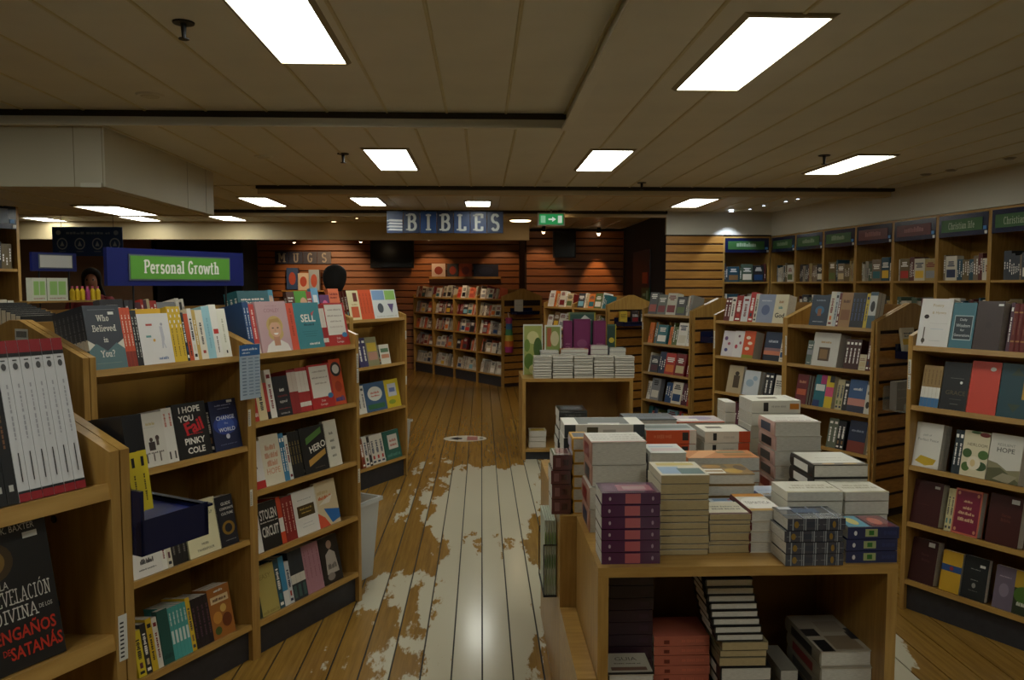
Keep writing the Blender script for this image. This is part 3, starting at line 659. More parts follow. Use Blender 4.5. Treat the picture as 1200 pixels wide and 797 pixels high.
fill(caseA, 1, 'Growth case third shelf', [
 ('F', 160, 194, .20, .03, 1, '#e2dfd9', 'white book with black title under the blue tray', [('r', 0.275, 0.230, 0.725, 0.330, K), ('r', .2, .12, .8, .15, '#666')]),
 ('S', 194, 200, 1, .20, '#e4e1d8', 'white spine next to it'), ('S', 200, 206, 1, .195, '#cfc7b4', 'beige spine next to the white one'),
 ('S', 206, 224, 3, .20, '#1d1c1e', 'black spine with grey lettering', [('r', .3, .2, .7, .8, '#77736c')]),
 ('F', 226, 263, .215, .02, 1, '#e6dfb8', 'cream book with spaced dark title',
  [('t', 'BRING', .45, .86, .055, '#4a4a3a', .5), ('t', 'YOURSELF', .62, .74, .055, '#4a4a3a', .68), ('r', .25, .58, .7, .59, '#b8b8a8'), ('r', .22, .53, .74, .54, '#b8b8a8'), ('r', .3, .48, .66, .49, '#b8b8a8'), ('r', .28, .42, .7, .43, '#a8b0b8'), ('t', 'MORI', .5, .2, .045, '#4a4a3a', .3), ('t', 'TAHERIPOUR', .5, .1, .045, '#4a4a3a', .74)]),
 ('F', 262, 283, .205, .03, 2, '#1a1d28', 'black book with gold emblem', [('t', 'GUIDE', .6, .84, .06, W, .7, .01), ('t', 'CORPORATE', .6, .74, .05, W, .74, .01), ('t', 'CULTURE', .6, .64, .05, W, .74, .01), ('e', .55, .35, .34, .14, '#8a6a24'), ('e', .55, .35, .2, .09, '#1a1d28'), ('r', .3, .1, .85, .12, '#8a8a8a')], {'short': 'black emblem book'}),
])
fill(caseA, 0, 'Growth case bottom shelf', [
 ('S', 166, 175, 1, .17, '#d6c02f', 'bright yellow spine at the left'), ('S', 175, 182, 1, .185, '#2a2a2a', 'black spine between yellow ones'), ('S', 182, 189, 1, .195, '#cfae2a', 'mustard yellow spine'), ('S', 189, 195, 1, .19, '#d8d4c8', 'white spine'),
 ('F', 196, 208, .205, .03, 1, '#23554f', 'dark green book seen at an angle', [('r', .1, .1, .9, .2, '#17403c')]),
 ('S', 208, 229, 5, .20, '#4ba3a0', 'turquoise spine with white band', [('r', .2, .3, .8, .55, '#d4e4e0'), ('r', .3, .65, .7, .9, '#d4e4e0')]),
 ('S', 229, 234, 1, .21, '#dcb92f', 'yellow spine after the turquoise set'),
 ('S', 234, 254, 4, .195, '#231d22', 'black spine with purple lettering', [('r', .3, .2, .7, .85, '#5a3a4a')]),
 ('F', 254, 279, .205, .03, 3, '#a3662c', 'brown and orange patterned book', [('r', .1, .68, .9, .82, '#e2c9a0'), ('r', 0.196, 0.720, 0.804, 0.780, '#5a2a10'), ('e', .3, .4, .2, .12, '#c88a3a'), ('e', .7, .3, .22, .14, '#6a3318'), ('e', .6, .55, .14, .08, '#d8b060'), ('r', .3, .9, .7, .95, '#eee'), ('e', .25, .15, .15, .08, '#4a5a2a')], {'short': 'brown patterned book'}),
])
fill(caseB, 4, 'bin-side case top shelf', [
 ('S', 290, 303, 2, .225, '#234a7d', 'royal blue spine with white title', [('r', .35, .3, .65, .9, '#d8e0ea'), ('r', .3, .12, .7, .2, '#d8e0ea')], {'d': .16}),
 ('S', 303, 309, 1, .215, '#c2453f', 'red spine with white foot', [('r', 0, 0, 1, .2, '#dcd8d0'), ('r', .35, .3, .65, .9, '#e8c8c0')]),
 ('F', 311, 346, .225, .022, 3, '#c3a1a6', 'pink book with smiling woman portrait',
  [('t', 'CONLEY', .5, .82, .075, '#a07880', .8), ('r', .3, .9, .7, .92, '#b08a90'), ('e', .52, .52, .27, .19, '#c9ab6d'), ('e', .52, .36, .25, .14, '#c9ab6d'), ('p', [(.12, 0), (.2, .14), (.38, .22), (.66, .22), (.86, .14), (.94, 0)], '#e2dcd8'), ('p', [(.42, .12), (.42, .32), (.62, .32), (.62, .12)], '#c08a70'), ('e', .52, .44, .19, .155, '#d6a88c'), ('e', .44, .47, .035, .012, '#4a3a34'), ('e', .6, .47, .035, .012, '#4a3a34'), ('p', [(.43, .37), (.61, .37), (.56, .335), (.48, .335)], '#f0e8e4'), ('p', [(.5, .47), (.53, .40), (.49, .40)], '#c2917a'), ('p', [(.3, .5), (.36, .64), (.66, .66), (.74, .52), (.68, .58), (.42, .58)], '#b8935a')],
  {'short': 'pink portrait book', 'hard': True}),
 ('S', 346, 354, 1, .215, '#d2543c', 'coral orange spine', [('r', .35, .3, .65, .9, '#a8402c')]),
 ('F', 354, 384, .215, .02, 1, '#3e8590', 'teal book with big white slanted title', [('t', 'SELL', .5, .66, .17, W, .8, .02), ('r', 0.303, 0.495, 0.697, 0.545, '#1f4a54'), ('r', .2, .36, .8, .37, '#2f6c76'), ('r', .24, .31, .76, .32, '#2f6c76'), ('r', .3, .26, .7, .27, '#2f6c76'), ('r', 0.403, 0.075, 0.797, 0.125, '#e4e8e8'), ('p', [(.62, .76), (.78, .82), (.66, .70)], '#c05a60')]),
 ('S', 383, 389, 2, .205, '#a32a2c', 'thin red and white spine', [('r', 0, .45, 1, .9, '#d9cfc4'), ('r', 0, .1, 1, .2, '#d9cfc4')]),
 ('F', 388, 413, .21, .018, 1, '#b52c2a', 'red book with large white panel', [('r', .08, .25, .9, .96, '#e3ddd3'), ('r', .2, .82, .8, .86, '#b0a49a'), ('r', .15, .68, .85, .72, '#b0a49a'), ('r', .25, .55, .75, .59, '#b0a49a'), ('r', .2, .42, .8, .46, '#c8bcb2'), ('t', 'Dale', .5, .17, .05, W), ('t', 'Carnegie', .55, .08, .06, W, .6), ('e', .8, .24, .12, .06, '#3a78a8')]),
])
fill(caseB, 3, 'bin-side case second shelf', [
 ('F', 298, 307, .20, .02, 1, '#bb3a30', 'red book at the left post', [('r', .1, .1, .9, .2, '#e0d0c8')]), ('S', 307, 317, 1, .215, '#d8c79c', 'wide cream spine'), ('S', 317, 321, 1, .16, '#b23830', 'low red spine', [('r', 0, 0, 1, .2, K)]), ('S', 321, 328, 1, .215, '#ddd8d0', 'white leaning spine'),
 ('F', 329, 346, .18, .02, 1, '#222227', 'black book with white and red title', [('r', 0.345, 0.615, 0.655, 0.705, W), ('t', 'impossible', .5, .5, .07, '#a03a38', .8), ('t', 'appeal', .5, .36, .09, W, .8), ('r', .1, .18, .9, .2, '#a03a38'), ('r', .2, .05, .8, .1, '#9a9a98')]),
 ('S', 346, 356, 2, .20, '#8f2a2a', 'dark red spine', [('r', 0, .5, 1, .95, '#cfc0b4')]), ('S', 356, 369, 3, .205, '#a83030', 'red and white banded spine', [('r', 0, .45, 1, .92, '#dcd2c8'), ('r', 0, .12, 1, .22, '#dcd2c8')]),
 ('F', 370, 396, .21, .018, 1, '#b52c2a', 'red book with cream panel', [('r', .08, .25, .9, .96, '#e3ddd3'), ('r', .2, .82, .8, .86, '#b0a49a'), ('r', .15, .68, .85, .72, '#b0a49a'), ('r', .25, .55, .75, .59, '#b0a49a'), ('t', 'Dale', .5, .17, .05, W), ('t', 'Carnegie', .5, .08, .06, W, .6), ('e', .84, .26, .12, .06, '#3a78a8')]),
 ('F', 396, 409, .225, .02, 2, '#c4502a', 'orange book with round photo', [('e', .5, .78, .45, .16, '#2b2a2c'), ('e', .5, .78, .3, .10, '#d0ccc4'), ('r', .1, .08, .9, .2, '#2f4a8a'), ('e', .5, .4, .3, .12, '#a33a20')], {'short': 'orange round photo book'}),
])
fill(caseB, 2, 'bin-side case third shelf', [
 ('F', 298, 315, .205, .02, 1, '#ddd8d3', 'white book with red foot band', [('r', 0, 0, 1, .16, '#b5302c'), ('r', 0.231, 0.720, 0.569, 0.780, '#6a6060'), ('r', 0.231, 0.570, 0.569, 0.630, '#6a6060'), ('r', 0.231, 0.420, 0.569, 0.480, '#6a6060')]),
 ('F', 315, 337, .22, .022, 1, '#ded6c0', 'cream book with pale orange hand lettering', [('r', 0.230, 0.700, 0.770, 0.820, '#d9a184'), ('r', 0.163, 0.540, 0.837, 0.660, '#d9a184'), ('r', 0.230, 0.380, 0.770, 0.500, '#d9a184'), ('t', 'HOPE', .5, .28, .12, '#d9a184', .7, .01)]),
 ('S', 337, 343, 2, .215, '#3f7ea5', 'sky blue spine'), ('S', 343, 347, 1, .20, '#dcdcd4', 'thin white spine'), ('S', 347, 360, 4, .21, '#1f1e1d', 'black spine with gold letters', [('r', .3, .3, .7, .8, '#7a6a3a')]),
 ('F', 361, 390, .215, .02, 1, '#1d1c1d', 'black book with green and gold slanted bars', [('p', [(.2, .62), (.85, .82), (.85, .95), (.2, .76)], '#56803c'), ('p', [(.2, .14), (.9, .34), (.9, .46), (.2, .28)], '#b98f45'), ('t', 'HERO', .62, .54, .15, W, .66, .02, .2), ('r', .4, .08, .8, .1, '#6a5a50')]),
 ('F', 389, 404, .225, .02, 1, '#dedaca', 'cream book with spaced grey title', [('r', 0.345, 0.690, 0.655, 0.750, '#7a786c'), ('r', 0.345, 0.530, 0.655, 0.590, '#7a786c'), ('r', 0.345, 0.370, 0.655, 0.430, '#7a786c'), ('r', 0.345, 0.210, 0.655, 0.270, '#7a786c')]),
])
fill(caseB, 1, 'bin-side case fourth shelf', [
 ('F', 300, 312, .195, .02, 1, '#dcdad5', 'white book with one black stroke', [('r', .2, .5, .8, .54, K)]),
 ('F', 312, 334, .205, .025, 1, '#191918', 'black book with white scribbled capitals', [('t', 'STOLEN', .5, .74, .22, '#d2cfc8', .86, .02), ('r', .05, .57, .95, .60, '#c8c4bc'), ('t', 'CIRCUIT', .5, .38, .22, '#d2cfc8', .86, .02)]),
 ('S', 334, 339, 1, .21, '#c64a2a', 'orange and white spine', [('r', 0, .25, 1, .55, '#dcd8d0')]), ('S', 339, 352, 3, .20, '#8b2723', 'brick red spine', [('r', .35, .2, .65, .9, '#c8968a')]),
 ('F', 352, 379, .205, .022, 1, '#e2dfd8', 'white book with dark gold plate', [('r', .14, .4, .86, .66, '#4a3a1a'), ('r', .25, .56, .75, .60, '#b0944a'), ('r', .3, .48, .7, .51, '#b0944a'), ('r', .2, .78, .8, .8, '#aaa'), ('r', .3, .24, .7, .26, '#bbb'), ('r', .25, .17, .75, .19, '#bbb')]),
 ('F', 378, 402, .215, .02, 1, '#d9c8a4', 'tan book with orange and blue triangles', [('p', [(0, 0), (0, .34), (.3, .2), (.5, 0)], '#d8583c'), ('p', [(.3, .4), (1, .3), (1, .1), (.6, .04)], '#2b6ab0'), ('r', .12, .6, .75, .68, '#d86a3c'), ('p', [(.1, .5), (.6, .5), (.8, .66), (.5, .62)], '#e8e0d0'), ('r', .1, .72, .6, .8, '#c8b080')]),
])
fill(caseB, 0, 'bin-side case bottom shelf', [
 ('F', 303, 311, .15, .02, 1, '#2d3a2b', 'small dark green photo book', [('e', .5, .5, .4, .2, '#77806a')]),
 ('F', 311, 331, .215, .022, 1, '#b3a35c', 'olive yellow book with worn edges', [('t', 'EASY', .45, .78, .1, '#8a7a3c', .8), ('r', .05, .03, .95, .1, '#9a8a4a')], {'hard': True}),
 ('S', 331, 337, 1, .22, '#2a4d5a', 'dark teal spine'), ('S', 337, 343, 1, .222, '#3a8ab8', 'blue spine with white foot', [('r', 0, 0, 1, .3, '#dcdcd8')]), ('S', 343, 348, 1, .19, '#c9cdd0', 'pale grey spine'),
 ('S', 348, 364, 3, .225, '#2c3238', 'charcoal spine with white band', [('r', 0, .34, 1, .52, '#d6d2c6'), ('r', .2, .05, .8, .3, '#3f5a58')]),
 ('S', 364, 383, 4, .225, '#b07f8c', 'dusty pink spine', [('r', .4, .3, .6, .9, '#94626f')]),
 ('F', 384, 405, .225, .025, 1, '#231d1b', 'dark book with seated figure photo', [('e', .5, .82, .14, .09, '#a88a78'), ('p', [(.2, .2), (.25, .62), (.5, .72), (.75, .62), (.85, .2)], '#b8b0a8'), ('r', .3, .3, .75, .42, '#5a5450'), ('e', .4, .14, .2, .08, '#8a827c')]),
])

# near-left bookcase
F1W = 0.80
caseF = bookcase((-0.53 - (F1W + 0.018) * S30, 1.19 - (F1W + 0.018) * C30), 60, F1W, (0.16, 0.53, 1.078, 1.308), 'nearest wooden bookcase at the left edge of the photo', stickers=((1, 1.085, 1),), rail=0.015)
MB().prism(side_profile(0.76, 1.355, 0.12), F1W + 0.002, F1W + 0.017, 'x').build('end_panel', 'oak', caseF.e)
for z in (1.235, 1.10): MB().cyl((F1W - 0.017, 0.14, z), (F1W - 0.014, 0.14, z), 0.006).build('bolt', 'darkmetal', caseF.e)
fill(caseF, 3, 'nearest case upper shelf', [
 ('S', -28, 29, 4, .215, '#17171a', 'black spine with orange lettering', [('r', .38, .35, .62, .75, '#7a5236'), ('r', .3, .08, .7, .12, '#b8b8b4')]),
 ('S', 29, 107, 6, .222, '#cfcfd2', 'silver white spine with red top and black band',
  [('r', 0, .92, 1, 1, '#8e1a24'), ('r', 0, .895, 1, .92, K), ('r', 0, .0, 1, .05, '#8e1a24'), ('r', 0, .05, 1, .065, K), ('e', .5, .835, .22, .022, '#4a4a4c'), ('r', .3, .87, .7, .878, '#3a3a3c'), ('r', .44, .38, .6, .74, '#a2a2a8'), ('r', .46, .12, .56, .30, '#3a3a3e')], {'d': .12}),
])
fill(caseF, 2, 'nearest case lower shelf', [
 ('S', -40, 5, 2, .20, '#c9c0b0', 'cream and red spine', [('r', 0, 0, 1, .3, '#6a1c18'), ('r', .3, .4, .7, .9, '#7a2a22')]),
 ('F', 6, 84, .208, .024, 1, '#1a1614', 'black book with gold glow and red Spanish title',
  [('e', .12, .72, .32, .13, '#4a3614'), ('e', .12, .72, .2, .085, '#8a6a2a'), ('e', .1, .72, .09, .045, '#e0c070'), ('t', 'MARY K. BAXTER', .42, .91, .042, '#cfcabc', .8), ('t', 'LA', .25, .56, .05, '#d8d4cc', .12), ('s', 'REVELACIÓN', .46, .475, .095, '#dcd8d0', .9, .09), ('s', 'DIVINA', .36, .36, .085, '#dcd8d0', .62, .09), ('t', 'DE LOS', .8, .36, .028, '#dcd8d0', .2), ('t', 'ENGAÑOS', .46, .245, .105, '#c0301c', .9, .02), ('t', 'DE', .14, .135, .04, '#c0301c', .1, .01), ('t', 'SATANÁS', .58, .125, .105, '#c0301c', .78, .02), ('r', .62, .83, .84, .87, '#dcdcd8')]),
])
# blue trays on row ends
def tray(mw, w, d, label, lip=0.05):
    e = empty('display_tray', mw); tag(e, label, 'tray', 'blue display trays on the row ends')
    MB().box(0, d - .008, 0.012, w - .012, 0, lip - 0.006).build('tray_floor', 'navy', e)
    MB().prism([(0, 0), (0, 0.055), (0.012, 0.05), (0.012, 0)], 0, d, 'x').build('side_lip', 'navy_dk', e)
    MB().prism([(w, 0), (w, 0.055), (w - 0.012, 0.05), (w - 0.012, 0)], 0, d, 'x').build('side_lip', 'navy_dk', e)
    MB().box(d - 0.008, d, 0, w, 0.0, lip).box(d - 0.008, d + 0.01, 0, w, lip - 0.004, lip).build('front_lip', 'navy_dk', e)
    MB().box(0, 0.006, 0, w, 0.0, 0.10).build('back_plate', 'navy_dk', e)
    return e
tray(caseF.mw @ T(F1W + 0.018, -0.02, 1.19), 0.28, 0.125, 'dark blue tray on the end of the nearest left case')
for k in range(2):
    book(caseF.mw @ T(F1W + 0.027 + k * 0.0185, 0.004 + 0.003 * k, 1.2355) @ RX(-9) @ T(0.0175, 0, 0.015) @ RZ(90), .10, .15, .0175, '#17171b',
         'black book with yellow foot in the blue tray, %s from the case' % ORD[k], None, [('r', 0, 0, 1, .62, '#d6bf2a'), ('r', .35, .46, .65, .56, K), ('r', .4, .1, .6, .38, '#5a4e10')])

# third row on the left (C): right bay by the second bin, then further bays going left
CX0, CY0, CWD = -0.624, 6.57, 0.71
def c_corner(k): return (CX0 - CWD * (k + 1) * S30, CY0 - CWD * (k + 1) * C30)
HC = (0.17, 0.60, 0.965, 1.335)
cases_c = [bookcase(c_corner(k), 60, CWD, HC, lab, stickers=((1, 1.20, 1), (1, .82, 1)) if k == 0 else ()) for k, lab in enumerate((
    'wooden bookcase in the row behind, beside the second clear bin', 'wooden bookcase left of the second-bin one, mostly hidden behind pink portrait book',
    'wooden bookcase hidden behind the Personal Growth sign', 'wooden bookcase hidden behind the grey-teal books', 'wooden bookcase under the blue sign with a white panel'))]
cc = cases_c[0]
fill(cc, 3, 'second-bin case top shelf', [
 ('F', 403, 426, .23, .03, 4, '#ddd2a8', 'cream book with red figures', [('r', .2, .08, .85, .45, '#c65a34'), ('r', .5, .62, .85, .92, '#6a2a24'), ('r', .3, .5, .8, .55, '#b89a6a')], {'short': 'cream and maroon book', 'sc': '#6a2420', 'back': '#6a2420'}),
 ('S', 426, 441, 4, .235, '#d0522a', 'orange spine', [('r', .35, .2, .65, .9, '#a83c1c')]),
 ('F', 441, 469, .235, .03, 1, '#d4d8d8', 'white book with blue and green squares and vases', [('r', .03, .64, .52, .97, '#7f9fc8'), ('r', .55, .64, .97, .97, '#8cb860'), ('e', .3, .36, .12, .17, '#4a5058'), ('p', [(.6, .5), (.86, .5), (.74, .18)], '#5a4a78'), ('r', .1, .06, .9, .09, '#aaa')]),
])
fill(cc, 2, 'second-bin case second shelf', [
 ('S', 424, 434, 2, .23, '#3a3560', 'purple spine'), ('F', 434, 447, .23, .03, 1, '#8d8a68', 'olive book with yellow and pink boxes', [('r', .1, .5, .9, .8, '#cdb03c'), ('r', .1, .2, .9, .48, '#b88a78')]), ('F', 449, 460, .16, .02, 1, '#d9d6c8', 'small white book with green rows', [('r', .1, .6, .9, .8, '#5a7a5a'), ('r', .1, .3, .9, .5, '#c88a6a')]),
])
fill(cc, 1, 'second-bin case third shelf', [
 ('S', 423, 432, 2, .22, '#d6d2c8', 'white spine'), ('F', 432, 456, .23, .03, 1, '#3f5d80', 'blue book with white label shape', [('e', .5, .6, .35, .25, '#d5d4cc'), ('r', .3, .6, .7, .68, '#c05a48'), ('r', .3, .5, .7, .56, '#c05a48'), ('r', .1, .08, .9, .25, '#3a6a4a')]), ('F', 456, 472, .23, .03, 1, '#ccb62c', 'yellow book with pale label', [('r', .2, .4, .8, .85, '#c8ccd8'), ('r', .3, .55, .7, .7, '#6a7ab0'), ('e', .4, .2, .25, .08, '#8a9a30')]),
])
fill(cc, 0, 'second-bin case bottom shelf', [
 ('S', 427, 431, 1, .23, '#8a4a2a', 'brown spine'), ('S', 431, 436, 1, .24, '#dad6cc', 'white leaning spine'), ('S', 436, 439, 1, .23, '#2a2522', 'dark spine'), ('S', 439, 454, 3, .235, '#d3cec2', 'broad pale spine'), ('F', 455, 473, .235, .03, 1, '#2f6257', 'green book with white label', [('r', .25, .35, .85, .85, '#d8d4cc'), ('r', .35, .6, .75, .7, '#b85a4a'), ('r', .35, .45, .75, .55, '#b85a4a'), ('r', .1, .1, .9, .22, '#5a8a80')]),
])
# tops of the hidden bays showing above the nearer row
fill(cases_c[1], 3, 'behind the pink portrait book', [
 ('F', 343, 352, .225, .03, 1, '#5a3426', 'brown book'), ('F', 352, 366, .23, .03, 1, '#57a334', 'green book with a round face', [('e', .7, .6, .3, .2, '#d8a88a'), ('r', .1, .1, .9, .3, '#2f7a2a')]), ('F', 366, 372, .225, .03, 1, '#a4383c', 'red book with pale dots'), ('F', 372, 380, .25, .03, 1, '#6aa4cc', 'light blue book with white square', [('r', .2, .5, .8, .8, '#dce4ea')]), ('F', 381, 392, .20, .03, 1, '#6a3a6a', 'purple book with pink flower', [('e', .5, .6, .3, .2, '#d86a9a')]), ('F', 392, 404, .245, .03, 1, '#d9704a', 'coral book'),
])
fill(cases_c[2], 3, 'behind the sign', [('F', 286, 322, .235, .04, 3, '#2f6f7c', 'wide teal book', None, {'short': 'wide teal book'}), ('F', 322, 338, .24, .03, 1, '#4a9cb8', 'turquoise book with faces', [('e', .3, .7, .2, .15, '#d8b8a0'), ('e', .7, .7, .2, .15, '#d8b8a0')])])
for k in (1, 2, 3, 4):
    for i in range(3): fill_far(cases_c[k], i, 100 + k * 7 + i)
fill_far(cases_c[3], 3, 91, hmax=.2)

# ------------------------------------------------------------------ right-hand rows
R1W = 0.90
caseR = bookcase((2.07, 3.72), -60, R1W, H5, 'wooden bookcase at the right edge of the photo', stickers=((0, 1.22, 2),))
fill(caseR, 4, 'right edge case top shelf', [
 ('F', 1067, 1108, .232, .075, 1, '#dcd9d6', 'white book with script title and flower stem', [('t', 'Poetry', .55, .85, .075, '#b39a5a', .6), ('t', '& Hymns', .6, .70, .07, '#b39a5a', .7), ('e', .22, .62, .08, .045, '#2a201c'), ('r', .18, .05, .22, .4, '#6a6258'), ('e', .2, .12, .06, .05, '#4a4238'), ('r', .35, .48, .9, .485, '#b8b4ae'), ('r', .4, .36, .8, .37, '#b8c0cc'), ('r', .4, .12, .75, .125, '#9a9a98')], {'hard': True, 'short': 'white script book'}),
 ('F', 1109, 1136, .215, .05, 1, '#3f7280', 'teal book with dark framed title', [('r', .12, .18, .92, .72, '#a8c0c4'), ('r', .15, .20, .89, .70, '#24323c'), ('t', 'Daily', .52, .62, .07, '#cfd8d8', .4), ('t', 'Wisdom', .52, .50, .07, '#cfd8d8', .6), ('t', 'for', .52, .40, .05, '#cfd8d8', .3), ('t', 'Generations', .52, .29, .06, '#cfd8d8', .68)], {'hard': True, 'short': 'teal framed book'}),
 ('F', 1137, 1168, .225, .06, 1, '#3a2723', 'plain dark brown leather book', [('r', .78, .90, .97, .94, '#dcdcd8'), ('e', .5, .5, .12, .07, '#33211d')], {'hard': True, 'short': 'dark brown leather book'}),
 ('S', 1176, 1180, 1, .22, '#4b2238', 'plum spine'), ('S', 1180, 1204, 4, .215, '#6e2420', 'maroon spine with gold bands', [('r', .1, .8, .9, .83, '#a8743a'), ('r', .1, .2, .9, .23, '#a8743a'), ('r', .35, .35, .65, .7, '#8a4a30')], {'hard': True}),
])
fill(caseR, 3, 'right edge case second shelf', [
 ('S', 1075, 1097, 5, .20, '#9a7c4c', 'tan, white and blue banded spine', [('r', 0, 0, 1, .22, '#3f6f9c'), ('r', 0, .22, 1, .48, '#dcd8cc'), ('r', .3, .55, .7, .9, '#7a5e34')]),
 ('F', 1098, 1129, .225, .03, 1, '#17191b', 'black book with faint gold title', [('t', 'GRACE', .55, .36, .09, '#5e5236', .74), ('r', .3, .66, .8, .67, '#6a6a66'), ('r', .35, .22, .8, .23, '#55554f'), ('r', .4, .12, .7, .13, '#77776f'), ('e', .72, .58, .05, .03, '#e0e0dc')]),
 ('F', 1130, 1164, .24, .03, 1, '#cf4431', 'coral red book', [('e', .74, .86, .1, .04, '#dcdcd4'), ('r', .3, .86, .7, .865, '#b83a2a')], {'hard': True}),
 ('F', 1165, 1204, .24, .03, 1, '#1f4650', 'teal blue book with gold frame', [('r', .7, .35, 1, .75, '#b98f35'), ('r', .78, .41, 1, .69, '#e0e4e4'), ('p', [(.3, .78), (.5, .92), (.7, .78)], '#3a4a3c'), ('p', [(.3, .25), (.5, .1), (.7, .25)], '#3a4a3c')]),
])
fill(caseR, 2, 'right edge case third shelf', [
 ('F', 1065, 1097, .215, .018, 4, '#d9d6cd', 'white book with yellow petal', [('p', [(.1, .12), (.3, .26), (.9, .2), (.8, .08), (.5, .04)], '#c9a82c'), ('t', 'path of', .45, .72, .06, '#8a8a84', .5), ('t', 'Perfect Peace', .5, .62, .06, '#8a8a84', .8)], {'short': 'white petal book'}),
 ('S', 1112, 1122, 2, .205, '#263238', 'dark slate spine'),
 ('F', 1122, 1152, .21, .025, 1, '#d8cfae', 'cream book with magnolia leaves', [('t', 'HEIRLOOM', .55, .70, .065, '#6a5a3c', .76), ('e', .2, .5, .18, .1, '#3f5c2c'), ('e', .82, .5, .2, .1, '#4a6a30'), ('e', .75, .25, .25, .1, '#35502a'), ('e', .2, .2, .16, .1, '#4a6a30'), ('e', .5, .3, .26, .15, '#e6dcc4'), ('e', .46, .3, .1, .08, '#d8c08a'), ('e', .8, .94, .2, .05, '#7a2420'), ('e', .45, .97, .2, .03, '#3f5c2c')], {'sc': '#5c2420'}),
 ('F', 1153, 1191, .215, .02, 3, '#d4d1c6', 'white book with grey title above hills', [('t', 'RESILIENT', .5, .78, .055, '#8a8a80', .7), ('t', 'HOPE', .5, .67, .10, '#5c5c54', .7, .01), ('p', [(0, .05), (0, .42), (.3, .38), (.6, .26), (1, .3), (1, .05)], '#8a8464'), ('p', [(0, 0), (0, .26), (.4, .3), (1, .06), (1, 0)], '#5a5a3c'), ('p', [(.2, .05), (.5, .2), (.95, .16), (.7, 0)], '#9a9278')], {'short': 'white hills book'}),
])
fill(caseR, 1, 'right edge case fourth shelf', [
 ('F', 1064, 1097, .21, .06, 1, '#3e1718', 'maroon leather book left', [('r', .72, .86, .9, .92, '#cfcfca'), ('r', .2, .45, .6, .46, '#5a2a28')], {'hard': True}),
 ('S', 1104, 1112, 2, .20, '#c9bf90', 'pale olive spine'),
 ('F', 1112, 1143, .21, .045, 1, '#c46a52', 'crimson book with peach border and script', [('r', .05, .04, .95, .96, '#7a1f3a'), ('r', 0.345, 0.715, 0.655, 0.765, '#d8b08a'), ('r', 0.342, 0.565, 0.657, 0.635, '#d8b08a'), ('r', 0.185, 0.445, 0.815, 0.515, '#d8b08a'), ('r', 0.200, 0.300, 0.800, 0.380, '#d8b08a'), ('e', .14, .1, .05, .04, '#c88a6a'), ('e', .86, .1, .05, .04, '#c88a6a'), ('e', .14, .9, .05, .04, '#c88a6a'), ('e', .86, .9, .05, .04, '#c88a6a')], {'hard': True}),
 ('F', 1152, 1190, .22, .06, 1, '#3f1512', 'dark red leather book right', [('r', .66, .86, .9, .95, '#d6d6d0'), ('t', 'Santa', .55, .6, .06, '#6a3428', .5), ('t', 'Biblia', .55, .5, .06, '#6a3428', .5)], {'hard': True, 'short': 'dark red leather book'}),
])
fill(caseR, 0, 'right edge case bottom shelf', [
 ('F', 1061, 1091, .21, .06, 1, '#38191b', 'dark maroon leather book with price tag', [('r', .64, .86, .88, .96, '#d6d6d0'), ('t', 'Santa', .55, .66, .06, '#5a3434', .5), ('t', 'Biblia', .6, .54, .06, '#5a3434', .5)], {'hard': True}),
 ('F', 1098, 1121, .19, .03, 1, '#c79c2c', 'yellow book with blue belt', [('r', 0, .5, 1, .66, '#2a4a80'), ('e', .5, .58, .1, .05, '#8a2a34')]),
 ('F', 1123, 1151, .195, .035, 1, '#1f2426', 'black book with tiny white lettering', [('r', .3, .7, .7, .72, '#9a9a94'), ('r', .35, .45, .65, .47, '#9a9a94'), ('e', .5, .33, .08, .06, '#8a8a84'), ('r', .3, .2, .7, .215, '#77776f'), ('r', .66, .78, .88, .84, '#d6d6d0')], {'hard': True}),
 ('F', 1160, 1183, .19, .03, 1, '#6b6070', 'mauve grey book with round ornament', [('e', .5, .45, .25, .16, '#857a8a'), ('r', .2, .75, .8, .78, '#a89aa8')]),
 ('F', 1183, 1206, .19, .03, 1, '#2c3424', 'dark landscape book with yellow sky', [('r', 0, .6, 1, 1, '#b08f2a'), ('e', .5, .45, .5, .2, '#4a6a2a'), ('r', .2, .2, .8, .3, '#d8d8cc')]),
])
RR = 28
er = (math.sin(math.radians(RR)), -math.cos(math.radians(RR)))
R2W = 0.74
R2 = [bookcase((1.93 + er[0] * R2W * k, 6.45 + er[1] * R2W * k), -90 + RR, R2W, H5, lab, right_slats=(k == 1), stickers=((0, 1.2, 2),)) for k, lab in enumerate((
    'wooden bookcase behind the table, left bay of its pair', 'wooden bookcase behind the table, right bay with slatted end'))]
fill(R2[0], 4, 'left bay top shelf', [
 ('S', 846, 853, 2, .19, '#5c1e1e', 'dark red spine'), ('S', 853, 858, 1, .20, '#d8d2c8', 'ivory spine'), ('S', 858, 866, 1, .21, '#8e2320', 'red spine with rule'), ('S', 866, 874, 1, .205, '#cfcfd2', 'silver spine'), ('S', 874, 880, 1, .24, '#b02c2a', 'tall red spine'), ('S', 880, 884, 1, .23, '#c9c6b8', 'pale spine'),
 ('F', 884, 903, .225, .03, 2, '#8a94ac', 'grey blue book with ornament', [('e', .5, .45, .25, .18, '#5f6c90'), ('r', .2, .75, .8, .8, '#c8ccd8')], {'hard': True}),
 ('F', 903, 919, .225, .09, 1, '#d6cdb0', 'cream book with colourful letters', [('r', 0.331, 0.700, 0.669, 0.800, '#9a6a3a'), ('r', 0.345, 0.500, 0.655, 0.600, '#4a8a8a'), ('t', 'God', .5, .28, .17, '#2a2420', .8, .02)], {'hard': True, 'short': 'cream lettered book'}),
])
